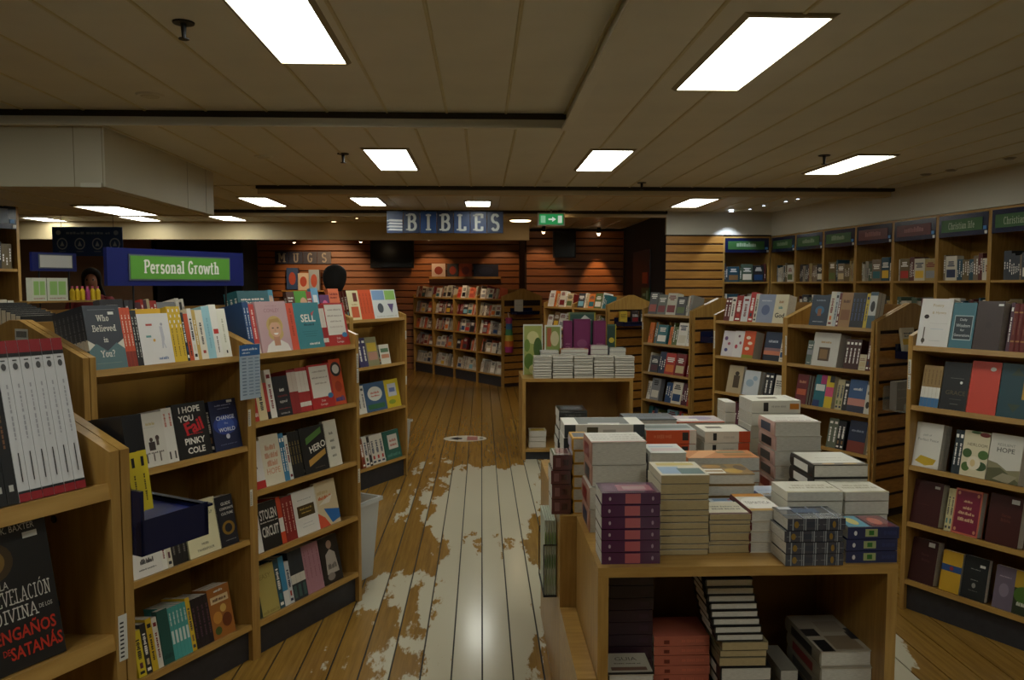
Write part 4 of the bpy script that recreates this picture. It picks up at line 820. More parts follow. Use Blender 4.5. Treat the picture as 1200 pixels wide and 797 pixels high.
fill(R2[0], 3, 'left bay second shelf', [
 ('F', 843, 856, .21, .025, 1, '#d2ccd0', 'white floral book left', [('e', .3, .7, .15, .08, '#6a4a7a'), ('e', .6, .5, .12, .06, '#a05a6a'), ('e', .4, .25, .15, .07, '#4a4a80')]), ('F', 856, 867, .215, .025, 1, '#d8d4d4', 'white floral book right', [('e', .3, .4, .15, .08, '#b84a5a'), ('e', .7, .55, .12, .06, '#a05a6a'), ('e', .5, .8, .12, .05, '#7a5a6a')]),
 ('F', 867, 880, .22, .10, 1, '#cf5428', 'orange book with white blobs', [('e', .4, .75, .2, .06, '#e8d8c0'), ('e', .6, .55, .2, .06, '#e8d8c0'), ('e', .4, .35, .2, .06, '#e8d8c0'), ('r', 0, 0, 1, .12, '#8a8a2a')], {'hard': True}),
 ('F', 892, 911, .225, .03, 1, '#27344e', 'navy book with sunset sea', [('r', 0, .2, 1, .4, '#c8785a'), ('r', 0, .34, 1, .44, '#8a6a70'), ('r', 0.219, 0.630, 0.781, 0.730, '#b8c0d0'), ('r', 0, 0, 1, .2, '#1c2230')]),
 ('F', 911, 918, .14, .02, 1, '#d6d0c0', 'small white book at the post'),
])
fill(R2[0], 2, 'left bay third shelf', [
 ('F', 849, 866, .225, .03, 1, '#b3a284', 'tan book with dark figure', [('e', .6, .72, .14, .08, '#3a2c20'), ('r', .4, .2, .8, .65, '#4a3a2a')]), ('F', 868, 886, .2, .04, 2, '#c6ccd2', 'pale blue marbled book', [('e', .4, .5, .25, .15, '#9ab0c4'), ('e', .7, .7, .15, .1, '#9ab0c4')], {'hard': True}), ('S', 892, 902, 2, .2, '#22252c', 'black spine'), ('F', 904, 917, .19, .03, 1, '#d6d3ca', 'white book with grey text lines'),
])
fill_far(R2[0], 1, 31); fill_far(R2[0], 0, 32)
fill(R2[1], 4, 'right bay top shelf', [
 ('F', 946, 967, .225, .03, 1, '#1d3146', 'navy book with lit doorway', [('e', .5, .5, .25, .14, '#2f6a94'), ('r', .4, .32, .6, .55, '#8a5a3a'), ('r', .25, .8, .75, .85, '#8a9ab0'), ('r', .2, .12, .8, .15, '#b0b8c0')]),
 ('S', 967, 973, 1, .25, '#d6d3c4', 'tall ivory spine'), ('S', 973, 977, 1, .25, '#bfc4c8', 'silver grey spine'), ('S', 977, 980, 1, .24, '#6a2a2a', 'maroon spine'), ('F', 980, 993, .245, .05, 2, '#a47a4a', 'tan book with red top edges', [('r', .1, .2, .9, .5, '#8a5a30'), ('r', .2, .7, .8, .8, '#5a3418')], {'hard': True}),
 ('S', 993, 1009, 4, .245, '#191b24', 'black spine with blue lettering', [('r', .35, .2, .65, .85, '#4a5a8a')]), ('S', 1009, 1013, 1, .24, '#cfb62c', 'yellow spine'), ('F', 1013, 1024, .25, .04, 2, '#3f5a66', 'teal book with black and white pattern', [('r', 0, .35, 1, .9, '#c8ccc8'), ('e', .5, .6, .3, .15, '#2a2a2c')]),
])
fill(R2[1], 3, 'right bay second shelf', [
 ('F', 942, 949, .18, .03, 1, '#5c6a64', 'sage grey book'), ('F', 948, 978, .245, .11, 1, '#cfcdc6', 'large white album with dark picture', [('r', .25, .16, .68, .56, '#5a4632'), ('r', .3, .22, .6, .5, '#8a6a42'), ('r', 0.303, 0.685, 0.697, 0.755, '#b8945a')], {'hard': True, 'short': 'large white album'}),
 ('S', 986, 1004, 4, .21, '#43201c', 'brown red spine'), ('F', 1004, 1012, .11, .02, 1, '#cfc4a4', 'small cream book'), ('S', 1012, 1022, 2, .215, '#572420', 'deep red spine'),
])
fill(R2[1], 2, 'right bay third shelf', [
 ('F', 929, 942, .22, .03, 3, '#6a2428', 'red book with orange lettering', [('r', .1, .3, .9, .5, '#b85a3a'), ('r', .2, .7, .8, .8, '#c88a6a')], {'hard': True, 'short': 'red orange book'}), ('F', 950, 963, .23, .03, 1, '#1f6a78', 'teal magenta book', [('r', .1, .5, .9, .7, '#d0d8d4'), ('r', .5, .72, 1, 1, '#b03a7a'), ('r', 0, 0, .6, .2, '#2a3a6a')]), ('F', 963, 972, .23, .03, 2, '#d4b82a', 'yellow pink book', [('r', 0, .35, 1, .65, '#d0507a'), ('r', .4, .8, 1, 1, '#2a2a2a')]), ('S', 976, 984, 2, .215, '#b8ae88', 'beige spine'), ('S', 984, 990, 1, .21, '#22252a', 'black wide spine'),
 ('F', 990, 1010, .225, .03, 1, '#3a5a8a', 'blue book with pink dusk', [('r', 0, .2, 1, .42, '#c88a80'), ('r', 0.247, 0.675, 0.753, 0.765, '#d0d4dc'), ('r', 0, 0, 1, .2, '#30344a')]), ('F', 1010, 1023, .2, .03, 1, '#cfccc0', 'white book with black blots', [('e', .4, .3, .25, .12, '#2a2a28'), ('r', 0.230, 0.660, 0.770, 0.780, '#3a3a36'), ('e', .7, .45, .15, .08, '#6a6a5c')]),
])
fill(R2[1], 1, 'right bay fourth shelf', [
 ('S', 966, 977, 2, .21, '#5f6656', 'grey green spine'), ('S', 977, 986, 2, .2, '#1c1c20', 'black narrow spine'), ('F', 990, 1010, .22, .03, 1, '#1f2c48', 'midnight blue book with red foot', [('r', 0, 0, 1, .35, '#7a3428'), ('r', .15, .65, .85, .72, '#8a94a8')]), ('S', 1013, 1020, 1, .2, '#b7a884', 'sand spine'),
])
fill_far(R2[1], 0, 35)
R3 = bookcase((1.64, 7.95), -90 + RR, 0.71, H5, 'wooden bookcase further back, between the table and oak slats', right_slats=True, stickers=((0, 1.2, 1),))
for i in range(4): fill_far(R3, i, 50 + i, faces=.45)
fill_far(R3, 4, 58, faces=.75, pal=['#8f8d88', '#4a4a4c', '#c9c4b4', '#6a6d64'])
R4 = [bookcase((0.86 + er[0] * .72 * k, 10.85 + er[1] * .72 * k), -90 + RR, .72, H5, lab, right_slats=(k == 1)) for k, lab in enumerate((
    'far wooden bookcase above the purple boxes, left bay', 'far wooden bookcase above the purple boxes, right bay'))]
for k in (0, 1):
    for i in range(5): fill_far(R4[k], i, 70 + k * 9 + i, faces=.4)
BD = 32; eb = (math.sin(math.radians(BD)), -math.cos(math.radians(BD)))
BB = [bookcase((-1.27 + eb[0] * .75 * k, 14.75 + eb[1] * .75 * k), -90 + BD, .75, (0.19, .52, .82, 1.11, 1.385), lab, right_slats=(k == 3), hs=1.42) for k, lab in enumerate((
    'far left bookcase in the row under the hanging sign', 'second bookcase from the left in the row under the hanging sign', 'third bookcase from the left in the row under the hanging sign', 'rightmost bookcase in the row under the hanging sign'))]
for k in range(4):
    for i in range(5): fill_far(BB[k], i, 130 + k * 9 + i, faces=.3, hmin=.16, hmax=.22, pal=['#d8d2c4', '#c9bfa8', '#8f8d88', '#7a3034', '#3a3a40', '#b0a890', '#cf6a4a', '#e0dccf', '#6a5a50'] if i else ['#d0cbbd', '#c4bdaa', '#9a968c', '#d8d4c8'])

# built-in wall cases with headers on the right
def wall_case(mw, w, label, head, txt=None, D=0.33, top=2.22, heights=(0.12, 0.50, 0.88, 1.26, 1.64), seed=0, group='tall built-in wall bookcases'):
    e = empty('wall_bookcase', mw); tag(e, label, 'bookcase', group)
    r = 0.02
    for x in (0, w - r): MB().box(x, x + r, 0, D, 0, top).build('side_panel', 'oak', e)
    MB().box(r, w - r, D - 0.012, D, 0, top).build('back_panel', 'oak_dark', e)
    MB().box(r, w - r, 0, D, top - 0.02, top).build('top_board', 'oak_h', e)
    for z in heights: MB().box(r, w - r, 0.005, D - 0.012, z - 0.02, z).build('shelf', 'oak_h', e)
    MB().box(r, w - r, 0.02, 0.035, 0, heights[0] - 0.02).build('kick_board', 'kick', e)
    hb = MB().box(r, w - r, -0.004, 0.012, top - 0.205, top - 0.02).build('header_board', 'navy_dk', e)
    mb = MB().box(r + 0.04, w - r - 0.06, -0.008, -0.004, top - 0.165, top - 0.06, head)
    k = '#8ea084' if head[1:3] < '50' else '#96605c'
    if txt: slab_xz(mb, txt, w / 2 - 0.01, top - 0.113, 0.055, -0.0085, '#a8b49c', maxw=w * .5)
    else:
        rr = random.Random(seed); x = w * .28
        while x < w * .68: a = rr.uniform(.012, .03); mb.box(x, x + a, -0.009, -0.008, top - 0.13, top - 0.13 + rr.uniform(.03, .05), k); x += a + .006
    mb.box(w - r - 0.05, w - r - 0.015, -0.008, -0.004, top - 0.165, top - 0.135, '#4a86c0').box(w - r - 0.03, w - r - 0.005, -0.01, -0.004, top - 0.2, top - 0.175, '#d0d0cc')
    mb.build('header_label', 'print', hb)
    c = Case(); c.mw = mw; c.e = e; c.w = w; c.h = heights; c.rail = r
    for i in range(1, 5): fill_far(c, i, seed * 11 + i, dens=.93, hmin=.17, hmax=.235, tilt=0, faces=.25, pal=['#c9c2b0', '#8f8878', '#2a2a2e', '#3a4048', '#6a5a3a', '#a08c5a', '#5a2b2a', '#d5d0c4', '#4a5a4a', '#7a6a58', '#264a5a'])
    return c
heads = [('#335c2f', 'green', None), ('#335c2f', 'green', None), ('#335c2f', 'green', None), ('#5e2424', 'dark red', None), ('#5e2424', 'dark red', None), ('#335c2f', 'green', 'Christian life'), ('#335c2f', 'green', 'Christian life'), ('#335c2f', 'green', None), ('#335c2f', 'green', None)]
WORDS = ['first after the corner', 'second after the corner', 'third after the corner', 'first with a red header', 'second with a red header', 'behind the white script book', 'at the right edge of the photo', 'just beyond the right edge', 'furthest beyond the right edge']
for k, (hc, hn, tx) in enumerate(heads[:7]):
    wall_case(mw_r @ T(0.63 * k, 0.001, 0), 0.628, 'tall wall bookcase with %s header, %s' % (hn, WORDS[k]), hc, tx, seed=k + 3)
wall_case(T(3.10, 10.0, 0), 0.61, 'tall wall bookcase facing the camera beside the oak slats', '#335c2f', None, seed=20)
# tall case at the left edge
lt = T(-3.45 - 0.72 * S30, 6.05 - 0.72 * C30, 0) @ RZ(60)
wall_case(lt, 0.72, 'tall wooden bookcase with blue header at the left edge', '#8a96a8', None, seed=33, group='tall bookcases on the left', heights=(0.12, .5, .88, 1.30, 1.72))

# ------------------------------------------------------------------ display tables
TZ = 0.76
def display_table(x0, x1, y0, y1, label, z=TZ, t=0.03, back=True, base=0.10, closed=False):
    e = empty('display_table', T(x0, y0, 0)); tag(e, label, 'display table', 'low wooden display tables')
    w, d = x1 - x0, y1 - y0
    MB().box(0, w, 0, d, z - t, z).build('table_top', 'oak_h', e)
    for x in (0, w - 0.032): MB().box(x, x + 0.032, 0, d, 0, z - t).build('side_panel', 'oak', e)
    if closed: MB().box(0.032, w - 0.032, 0.002, 0.02, 0, z - t).build('front_panel', 'oak', e)
    if back: MB().box(0.032, w - 0.032, d - 0.02, d - 0.004, 0, z - t).build('back_panel', 'oak_dark', e)
    MB().box(0.032, w - 0.032, 0.006, d - 0.02, base - 0.025, base).build('bottom_shelf', 'oak_h', e)
    MB().box(0.032, w - 0.032, 0.04, 0.055, 0, base - 0.025).build('kick_board', 'kick', e)
    return e
display_table(0.345, 1.256, 2.27, 2.795, 'front display table piled with stacked books')
display_table(0.285, 1.30, 2.80, 3.72, 'second display table standing close behind the front one', closed=True)
MB_l = MB().box(0.285, 0.343, 2.27, 2.795, 0.0, 0.42)
tag(MB_l.build('low_ledge', 'oak_h'), 'narrow low wooden ledge along the left side of the front table', 'ledge')
display_table(0.37, 1.385, 7.08, 7.75, 'display table with white paperback stacks in the middle distance', z=0.75)

FLAT = Matrix(((1, 0, 0, 0), (0, 0, 1, 0), (0, -1, 0, 0), (0, 0, 0, 1)))   # local -y (front cover) up, local z (height) to the back
def stack(px0, px1, y, ytop, depth, n, col, what, place, top=None, side='pages', front=None, zb=TZ, hard=False, wrap=False, jit=0.003, sc=None, lean=0.0, rot=0.0, from_top=None, top_col=None, seed=1, pages='pages_flat', back=None, gap=0.002):
    """a pile of n books lying flat; side: what faces the viewer - 'pages' (fore edge / foot) or 'spine'"""
    a = at_y(px0, ytop, y); b = at_y(px1, ytop, y)
    w = round(b.x - a.x, 4); ztop = (a.z + b.z) / 2
    H = ztop - zb; t = round(H / n, 4); rnd = random.Random(seed * 31 + n)
    m = 'gloss' if wrap else 'print'
    ths = [1 + (rnd.choice((-.3, -.15, 0, .15, .3)) if not (wrap or hard or side == 'spine') else rnd.choice((-.04, 0, .04))) for _ in range(n)]; sm_ = sum(ths); zc = zb
    for k in range(n):                       # from the bottom up
        t = round(H * ths[k] / sm_, 4)
        q = n - 1 - k
        lab = '%s, %s' % (what, place) if n == 1 else '%s, %s from top, %s' % (what, ORD[q], place)
        z = zc; zc += t
        dx = rnd.uniform(-jit, jit) + lean * (k - n + 1); dy = rnd.uniform(-jit, jit) * 0.7
        tt = t - gap
        if side == 'pages':                   # foot of the pages faces the viewer, spine on the left
            mw = T(a.x + dx, y + dy, z + tt) @ RZ(rot + rnd.uniform(-1, 1) * jit * 150) @ FLAT
            book(mw, w, depth, tt, col, lab, top if k == n - 1 else None, front if front else ([('r', .2, .2, .8, .8, contrast(col))] if hard else None), hard, sc, name='stacked_book', page_mat=pages, cover_mat=m, back=back or ('#3a342c' if not hard else None))
        else:                                 # spine faces the viewer: book width runs to the back
            mw = T(a.x + w + dx, y + dy, z + tt) @ RZ(90 + rot) @ FLAT
            book(mw, depth, w, tt, col, lab, top if k == n - 1 else None, front, hard, sc, name='stacked_book', page_mat='pages_flat', cover_mat=m)
# note: with the spine towards the viewer, spine print runs along the height (z of the book = left-right here)
P1 = 'on the front table'
stack(705, 774, 2.30, 577, .125, 6, '#4a1c48', 'purple boxed book with pink panel', 'at the left front corner', side='spine', wrap=True,
      front=[('r', .08, .34, .92, .60, '#b25a64'), ('e', .5, .86, .16, .02, '#b8a0b4'), ('e', .5, .13, .18, .02, '#9a7a96')], top=[('r', .1, .06, .9, .94, '#7a4a72'), ('r', .2, .1, .75, .7, '#b87a8a'), ('r', .3, .2, .6, .6, '#c8a0a8')], jit=.002)
stack(775, 832, 2.375, 556, .185, 11, '#cfc6b0', 'tan edged paperback', 'right of the purple boxes', pages='pages_tan', top=[('r', .06, .1, .5, .6, '#8aa4c0'), ('r', .45, .08, .94, .5, '#4a6a68'), ('r', .1, .7, .9, .9, '#c8b468'), ('r', .55, .92, .9, .99, '#e8e8e4')], jit=.003)
stack(832, 880, 2.385, 602, .14, 6, '#d6cfba', 'cream covered paperback', 'third along the table front', pages='pages_tan', top=[('r', 0.120, 0.570, 0.920, 0.670, '#8a8474'), ('r', 0.170, 0.370, 0.870, 0.470, '#8a8474'), ('r', 0, 0, 1, .12, '#6a4434')], front=None)
stack(880, 918, 2.385, 598, .20, 4, '#d9d2c4', 'thick study book with maroon spine', 'left of the tartan boxes', hard=True, sc='#5a1c20', top=[('r', 0, .82, 1, 1, '#c88a3a'), ('e', .5, .42, .5, .36, '#ece8e0'), ('t', 'TEMATICA', .5, .45, .14, '#6a6054', .8), ('r', 0, 0, 1, .12, '#b8924a')])
stack(922, 990, 2.268, 607.5, .13, 4, '#3f4450', 'tartan boxed book in clear wrap', 'on the right front', side='spine', wrap=True,
      front=[('r', .0, .08, 1, .10, '#8f98a2'), ('r', 0, .12, 1, .13, '#8f98a2'), ('r', .0, .28, 1, .30, '#8f98a2'), ('r', 0, .32, 1, .33, '#8f98a2'), ('r', 0, .48, 1, .50, '#8f98a2'), ('r', 0, .52, 1, .53, '#8f98a2'), ('r', 0, .68, 1, .70, '#8f98a2'), ('r', 0, .72, 1, .73, '#8f98a2'), ('r', 0, .9, 1, .92, '#8f98a2'), ('r', .46, 0, .52, 1, '#7a8088'), ('r', .25, .13, .75, .28, '#323c4c'), ('r', .25, .53, .75, .68, '#323c4c'), ('e', .5, .2, .3, .03, '#8a7034'), ('e', .5, .85, .3, .04, '#8a7034')],
      top=[('r', 0, .1, 1, .13, '#8f98a2'), ('r', 0, .4, 1, .43, '#8f98a2'), ('r', 0, .7, 1, .73, '#8f98a2'), ('r', .3, 0, .34, 1, '#8f98a2'), ('r', .45, .3, .8, .75, '#3a5a84'), ('r', .72, .72, .95, .95, '#c8ccd4')], jit=.006)
stack(993, 1053, 2.283, 617, .12, 3, '#1f2f58', 'blue boxed devotional with green panel', 'on the front right corner', side='spine', wrap=True,
      front=[('r', .2, .42, .85, .66, '#9aa878'), ('r', 0.320, 0.490, 0.720, 0.590, '#2f6a30'), ('e', .5, .85, .2, .03, '#d8dce0'), ('r', .3, .05, .7, .3, '#2a3d6c')],
      top=[('r', .05, .55, .95, .97, '#6ab0c8'), ('e', .5, .75, .3, .1, '#d8d07a'), ('r', .05, .05, .95, .5, '#8a3a44'), ('e', .5, .3, .3, .12, '#c86a5a')], jit=.002)
stack(922, 987, 2.425, 576, .14, 5, '#dcd7c8', 'pale paperback with small gold title', 'left twin pile behind tartan boxes', top=[('r', 0.250, 0.540, 0.850, 0.660, '#b0a68c'), ('r', 0.150, 0.340, 0.950, 0.460, '#b0a68c'), ('r', 0, .02, 1, .08, '#a89a5c')])
stack(990, 1041, 2.425, 576, .14, 5, '#dcd7c8', 'pale paperback with small gold title', 'right twin pile behind tartan boxes', top=[('r', 0.200, 0.540, 0.800, 0.660, '#b0a68c'), ('r', 0.100, 0.340, 0.900, 0.460, '#b0a68c'), ('r', 0, .02, 1, .08, '#a89a5c')])
stack(953, 1017, 2.575, 544, .20, 5, '#2b2a26', 'dark spined hardback with white top cover', 'front table, back right', hard=True, top=[('r', .03, .14, .97, 1, '#d8d4c8'), ('r', .0, .0, 1, .14, '#5a4c30'), ('e', .3, .08, .12, .05, '#b08a4a'), ('e', .7, .08, .14, .05, '#a8843a'), ('r', .2, .3, .8, .34, '#b8b0a0'), ('r', .25, .5, .75, .55, '#b8b0a0')])
stack(884, 921, 2.605, 580, .13, 3, '#d2d6de', 'rounded white and blue soft book', 'behind the maroon spined pile', sc='#d8d8d8', hard=True, top=[('r', .2, .2, .95, .9, '#c0cada'), ('r', 0, 0, .2, .5, '#1f2f6a'), ('r', .3, .5, .85, .56, '#8a9ac0'), ('r', .3, .1, .9, .22, '#a8905a')])
stack(833, 876, 2.545, 588, .055, 5, '#b8c0c8', 'thin multicoloured booklet', 'behind the cream paperbacks', top=[('r', .1, .2, .6, .8, '#7a98b8'), ('r', .5, .4, .95, .7, '#a85a5a'), ('r', .1, .05, .9, .2, '#d8d8d8')])
stack(826, 884, 2.61, 555, .15, 5, '#8a6d3c', 'wide gold patterned book', 'in the middle of the front table', hard=True, sc='#4a3a24', top=[('r', .05, .1, .45, .5, '#e4e0d4'), ('r', 0.070, 0.220, 0.430, 0.380, '#9a7a4a'), ('e', .65, .3, .18, .22, '#b8922c'), ('e', .85, .6, .12, .25, '#5a4630'), ('r', .0, .6, .6, 1, '#6a5a40'), ('e', .3, .75, .2, .15, '#a8803c')])
stack(692, 757, 2.61, 518, .175, 4, '#c9c4ba', 'very thick grey white book', 'behind the purple boxes', hard=True, sc='#b08474', top=[('r', .06, .3, .94, .36, '#9a948c'), ('r', .06, .5, .94, .56, '#9a948c'), ('r', .06, .7, .94, .76, '#9a948c'), ('r', 0, 0, 1, .08, '#a87a68')], jit=.008)
stack(762, 804, 2.61, 530, .15, 5, '#ccccc6', 'grey white book', 'behind the tan edged pile', top=[('r', .1, .2, .9, .5, '#c8b4b4'), ('r', .1, .6, .8, .75, '#a8b4c0')], hard=True)
P2 = 'on the second table'
stack(672, 691, 2.83, 513, .13, 6, '#c8952c', 'yellow edged boxed book', 'at the left edge of the second table', front=[('r', .1, .1, .9, .9, '#b8b4c4')], hard=True, top=[('r', .1, .2, .9, .8, '#3a3f4a')], side='pages', sc='#d0a030')
stack(647, 670, 2.825, 533, .13, 4, '#5a3438', 'brown wrapped book', 'at the outer left corner of the second table', side='spine', wrap=True, front=[('r', .25, .2, .75, .5, '#3a1c24'), ('r', .2, .6, .8, .85, '#7a5458')], top=[('r', .08, .08, .92, .92, '#d8d0cc'), ('r', .2, .16, .9, .84, '#9a6a68')], jit=.004)
stack(661, 755, 2.99, 497, .17, 6, '#dedad0', 'large white box with dark grey label', 'second table, left', side='spine', front=[('r', .0, .0, 1, .14, '#3a4248'), ('r', .1, .36, .6, .52, '#b8b4a8'), ('r', .2, .58, .8, .72, '#4a4428'), ('r', 0, .86, 1, 1, '#3a4248')], top=[('r', .08, .18, .96, .82, '#4c504c'), ('r', .1, .3, .2, .7, '#d0ccc4')], jit=.003)
stack(655, 688, 3.22, 481, .16, 8, '#2c2d2c', 'dark grey shrink wrapped book', 'at the back left of the second table', side='spine', wrap=True, top=[('r', .1, .1, .9, .9, '#5a6064'), ('r', .3, .2, .7, .8, '#8a9298')], front=[('r', .3, .2, .7, .8, '#5a5a54')], jit=.006)
stack(757, 816, 2.99, 504, .15, 5, '#d4552c', 'orange sided box with grey cover', 'in the middle of the second table', side='spine', front=[('r', 0, .0, 1, .14, '#d8d2c8'), ('r', .25, .16, .85, .28, '#26292c'), ('r', .4, .5, .7, .85, '#e07a54')], top=[('r', .03, .0, .97, 1, '#9aa09c'), ('r', .3, .05, .75, .95, '#5c6460')], jit=.002)
stack(826, 879, 2.99, 505, .15, 6, '#ddd6c8', 'white box with orange end', 'right of the orange sided boxes', side='spine', front=[('r', 0, 0, 1, .25, '#d4552c'), ('r', .2, .74, .85, .82, '#1f2022'), ('r', .35, .35, .6, .6, '#c8c2b4')], top=[('r', .45, .5, .72, .85, '#5a5040'), ('r', .0, .0, 1, .05, '#222')], jit=.002)
stack(735, 794, 3.22, 491, .16, 6, '#3c4248', 'dark slate book lying flat', 'at the back of the second table', hard=True, top=[('r', .1, .2, .9, .4, '#59606a'), ('r', .2, .6, .8, .7, '#6a7280')])
stack(795, 850, 3.22, 494, .16, 6, '#b85a34', 'pastel covered book with orange edge', 'second table, back centre', hard=True, top=[('r', 0, .1, 1, 1, '#b4a8a8'), ('e', .6, .6, .25, .25, '#8a7a98'), ('r', .1, .2, .5, .5, '#d8d4c8')])
stack(881, 938, 3.12, 469, .16, 7, '#e0dccf', 'white box with orange mark and black tab', 'second table, tallest pile', side='spine', front=[('r', .3, .03, .75, .22, '#cf8430'), ('r', .15, .66, .85, .76, '#26221e'), ('r', .45, .3, .6, .6, '#bcb6a8')], top=[('r', .4, .35, .6, .75, '#5a4a2c'), ('r', .1, .1, .9, .14, '#c8c2b4')], jit=.004)
stack(850, 862, 3.42, 471, .12, 7, '#d6d2c8', 'narrow white box', 'left of the tallest pile', side='spine', jit=.002)
stack(909, 963, 2.86, 494, .17, 6, '#d6d1c6', 'white block book with pink flowered spine', 'second table, right', hard=True, sc='#c8a49a', top=[('r', .1, .2, .9, .3, '#a89a94'), ('r', .2, .5, .85, .58, '#b8aaa4'), ('r', .0, .02, 1, .1, '#9a7a70')], jit=.004)
stack(806, 890, 2.80, 536, .13, 4, '#c98a5c', 'peach orange booklet lying across', 'at the front of the second table', top=[('p', [(0, 0), (.2, 0), (.6, 1), (.3, 1)], '#e0a878'), ('r', .55, .2, .95, .5, '#a87a4a'), ('r', .5, .6, .9, .85, '#8a8468')], jit=.002)
# inside the front table
IN = 'inside the front table'
ZB = 0.10
stack(713, 766, 2.46, 672, .16, 14, '#2e1824', 'dark plum book', 'inside the front table at the left', side='spine', zb=ZB, jit=.002, front=[('r', .3, .1, .7, .3, '#382030')])
stack(713, 766, 2.30, 790, .14, 5, '#b8b2a0', 'pale book with dark title', 'inside the front table, lower left', zb=ZB, hard=True, sc='#2a2622', top=[('t', 'GUIA', .5, .72, .16, '#4a4034', .5), ('r', .2, .48, .8, .52, '#4a4034'), ('r', 0.100, 0.185, 0.900, 0.335, '#6a4a3a'), ('r', 0, 0, 1, .1, '#2a2622')], jit=.001)
stack(767, 832, 2.47, 745, .15, 11, '#b0604c', 'coral red book', 'inside the front table left of centre', side='spine', zb=ZB, jit=.002, front=[('r', .2, .72, .6, .82, '#6a2a1e'), ('r', .3, .1, .7, .5, '#c46a52')])
stack(827, 882, 2.40, 678, .19, 8, '#17171b', 'black hardback with pale pages', 'leaning inside the front table', zb=at_y(827, 752, 2.40).z, hard=True, lean=-.0055, jit=.002)
stack(845, 899, 2.40, 752, .17, 3, '#8a7f60', 'tan paged book', 'under the leaning black hardbacks', pages='pages_tan', zb=at_y(827, 781, 2.40).z, jit=.004)
stack(846, 905, 2.40, 781, .19, 6, '#1c1c20', 'black book low in the pile', 'at the foot of the leaning pile', zb=ZB, hard=True, jit=.004)
stack(962, 1022, 2.345, 763, .27, 7, '#a9a190', 'thick pale book with black corners', 'inside the front table at the right', zb=ZB, hard=True, sc='#8a8474', top=[('r', .05, .0, .3, .3, '#1c1c1e'), ('r', .0, .4, .3, .6, '#2a2a2c'), ('r', .35, .05, .9, .4, '#8a7a64'), ('r', .85, .3, 1, .6, '#2a2a30'), ('r', .4, .5, .9, .8, '#9a8e7c')], jit=.006)
stack(914, 934, 2.45, 785, .18, 5, '#8f8a7e', 'small grey book', 'beside the thick pale books', zb=ZB, jit=.004)
# middle table: five equal piles of white paperbacks
for k, (a, b) in enumerate(((626, 646.5), (648, 671.5), (673, 695), (696.5, 719.5), (721, 743.5))):
    stack(a, b, 7.10, 417.5 if k != 1 else 416.5, .16, 9, '#d9d4c6', 'white paperback', '%s from the left on the middle table' % ORD[k], zb=0.75, jit=.003, gap=.0045, top=[('r', .1, .3, .9, .5, '#8a8a84'), ('r', .2, .6, .8, .7, '#8a8a84')], seed=k + 5)
for k, (a, b, c, wht) in enumerate(((634, 655, '#c6cad0', 'pale grey'), (657, 689, '#bb6a34', 'orange'), (692, 712, '#7a2a5a', 'magenta'), (714, 733, '#6a7480', 'slate blue'))):
    stack(a, b, 7.29, (411, 409, 405, 408)[k], .14, 8, c, wht + ' book', 'in the second line of the middle table, %s' % ORD[k], zb=0.75, jit=.004, seed=k + 20, top=[('r', .1, .2, .9, .8, '#d0ccc4')])

# acrylic stand with posters and purple boxes on the middle table
def panel_obj(name, label, cat, px0, px1, py0, py1, y, thick, ops, col, group=None, tilt=0, material='print'):
    a = at_y(px0, py1, y); b = at_y(px1, py0, y); w, h = b.x - a.x, b.z - a.z
    e = MB().box(0, w, 0, thick, 0, h, col)
    draw_print(e, ops, w, h, -0.0006)
    o = e.build(name, material, None, T(a.x, y, a.z) @ RX(-tilt)); tag(o, label, cat, group); return o
leaf = [('r', .05, .03, .95, .97, '#9aa25a'), ('e', .5, .75, .3, .12, '#c8c48a'), ('e', .75, .55, .22, .2, '#3f5a26'), ('e', .3, .3, .25, .15, '#58752f'), ('e', .6, .15, .3, .1, '#c0bc80'), ('e', .2, .6, .15, .12, '#6a8438')]
panel_obj('leaf_poster', 'tall green leaf poster at the left end of the middle table', 'poster', 613, 636, 380, 442, 7.40, .004, leaf, '#c8ccc0')
for k, (x0, x1, y0, y1, c) in enumerate(((638, 658, 381, 416, '#8a9a50'),)):
    panel_obj('leaf_poster', 'shorter leaf poster in a pale frame beside the purple boxes', 'poster', x0, x1, y0, 444, 7.42, .004, [('r', .08, .03, .92, .97, '#7c8a4a'), ('r', .15, .6, .4, .95, '#a0583a'), ('e', .6, .75, .25, .14, '#c0b890'), ('e', .6, .3, .3, .2, '#465f2a')], '#c8ccc4')
for k, (x0, x1, y0, nm) in enumerate(((660, 671, 376, 'left'), (672, 692, 374, 'middle'), (695, 710, 376, 'right'))):
    a = at_y(x0, 445, 7.50); b = at_y(x1, y0, 7.50)
    o = MB().box(0, b.x - a.x, 0, .07, 0, b.z - .75, '#6a2350').build('purple_box', 'print', None, T(a.x, 7.50, .75)); w, h = b.x - a.x, b.z - .75
    mb = MB(); draw_print(mb, [('r', .1, .04, .9, .97, '#752a5a'), ('r', .25, .55, .75, .58, '#a8708a'), ('r', .25, .50, .75, .52, '#a8708a'), ('r', .3, .42, .8, .5, '#d8ccd4') if k != 1 else ('e', .5, .55, .3, .08, '#8a4a70')], w, h, -0.0006); mb.build('cover_print', 'print', o)
    tag(o, 'purple boxed book standing upright, %s of the three' % nm, 'book', 'purple boxes on the middle table')
panel_obj('framed_card', 'dark green framed card behind the purple boxes', 'card', 666, 698, 366, 442, 7.60, .006, [('r', .06, .3, .94, .97, '#33524a'), ('p', [(.4, .88), (.6, .96), (.85, .88)], '#d0d4cc'), ('r', .0, 0, .05, 1, '#8a8a34'), ('r', .95, 0, 1, 1, '#a89a34')], '#5a6a50')
panel_obj('framed_card', 'green and yellow card right of the purple boxes', 'card', 711, 722, 380, 442, 7.56, .006, [('r', .05, .5, .9, .97, '#2f4a40'), ('e', .5, .7, .3, .05, '#c8b23c'), ('r', .9, 0, 1, 1, '#b0a030')], '#4a6a58')
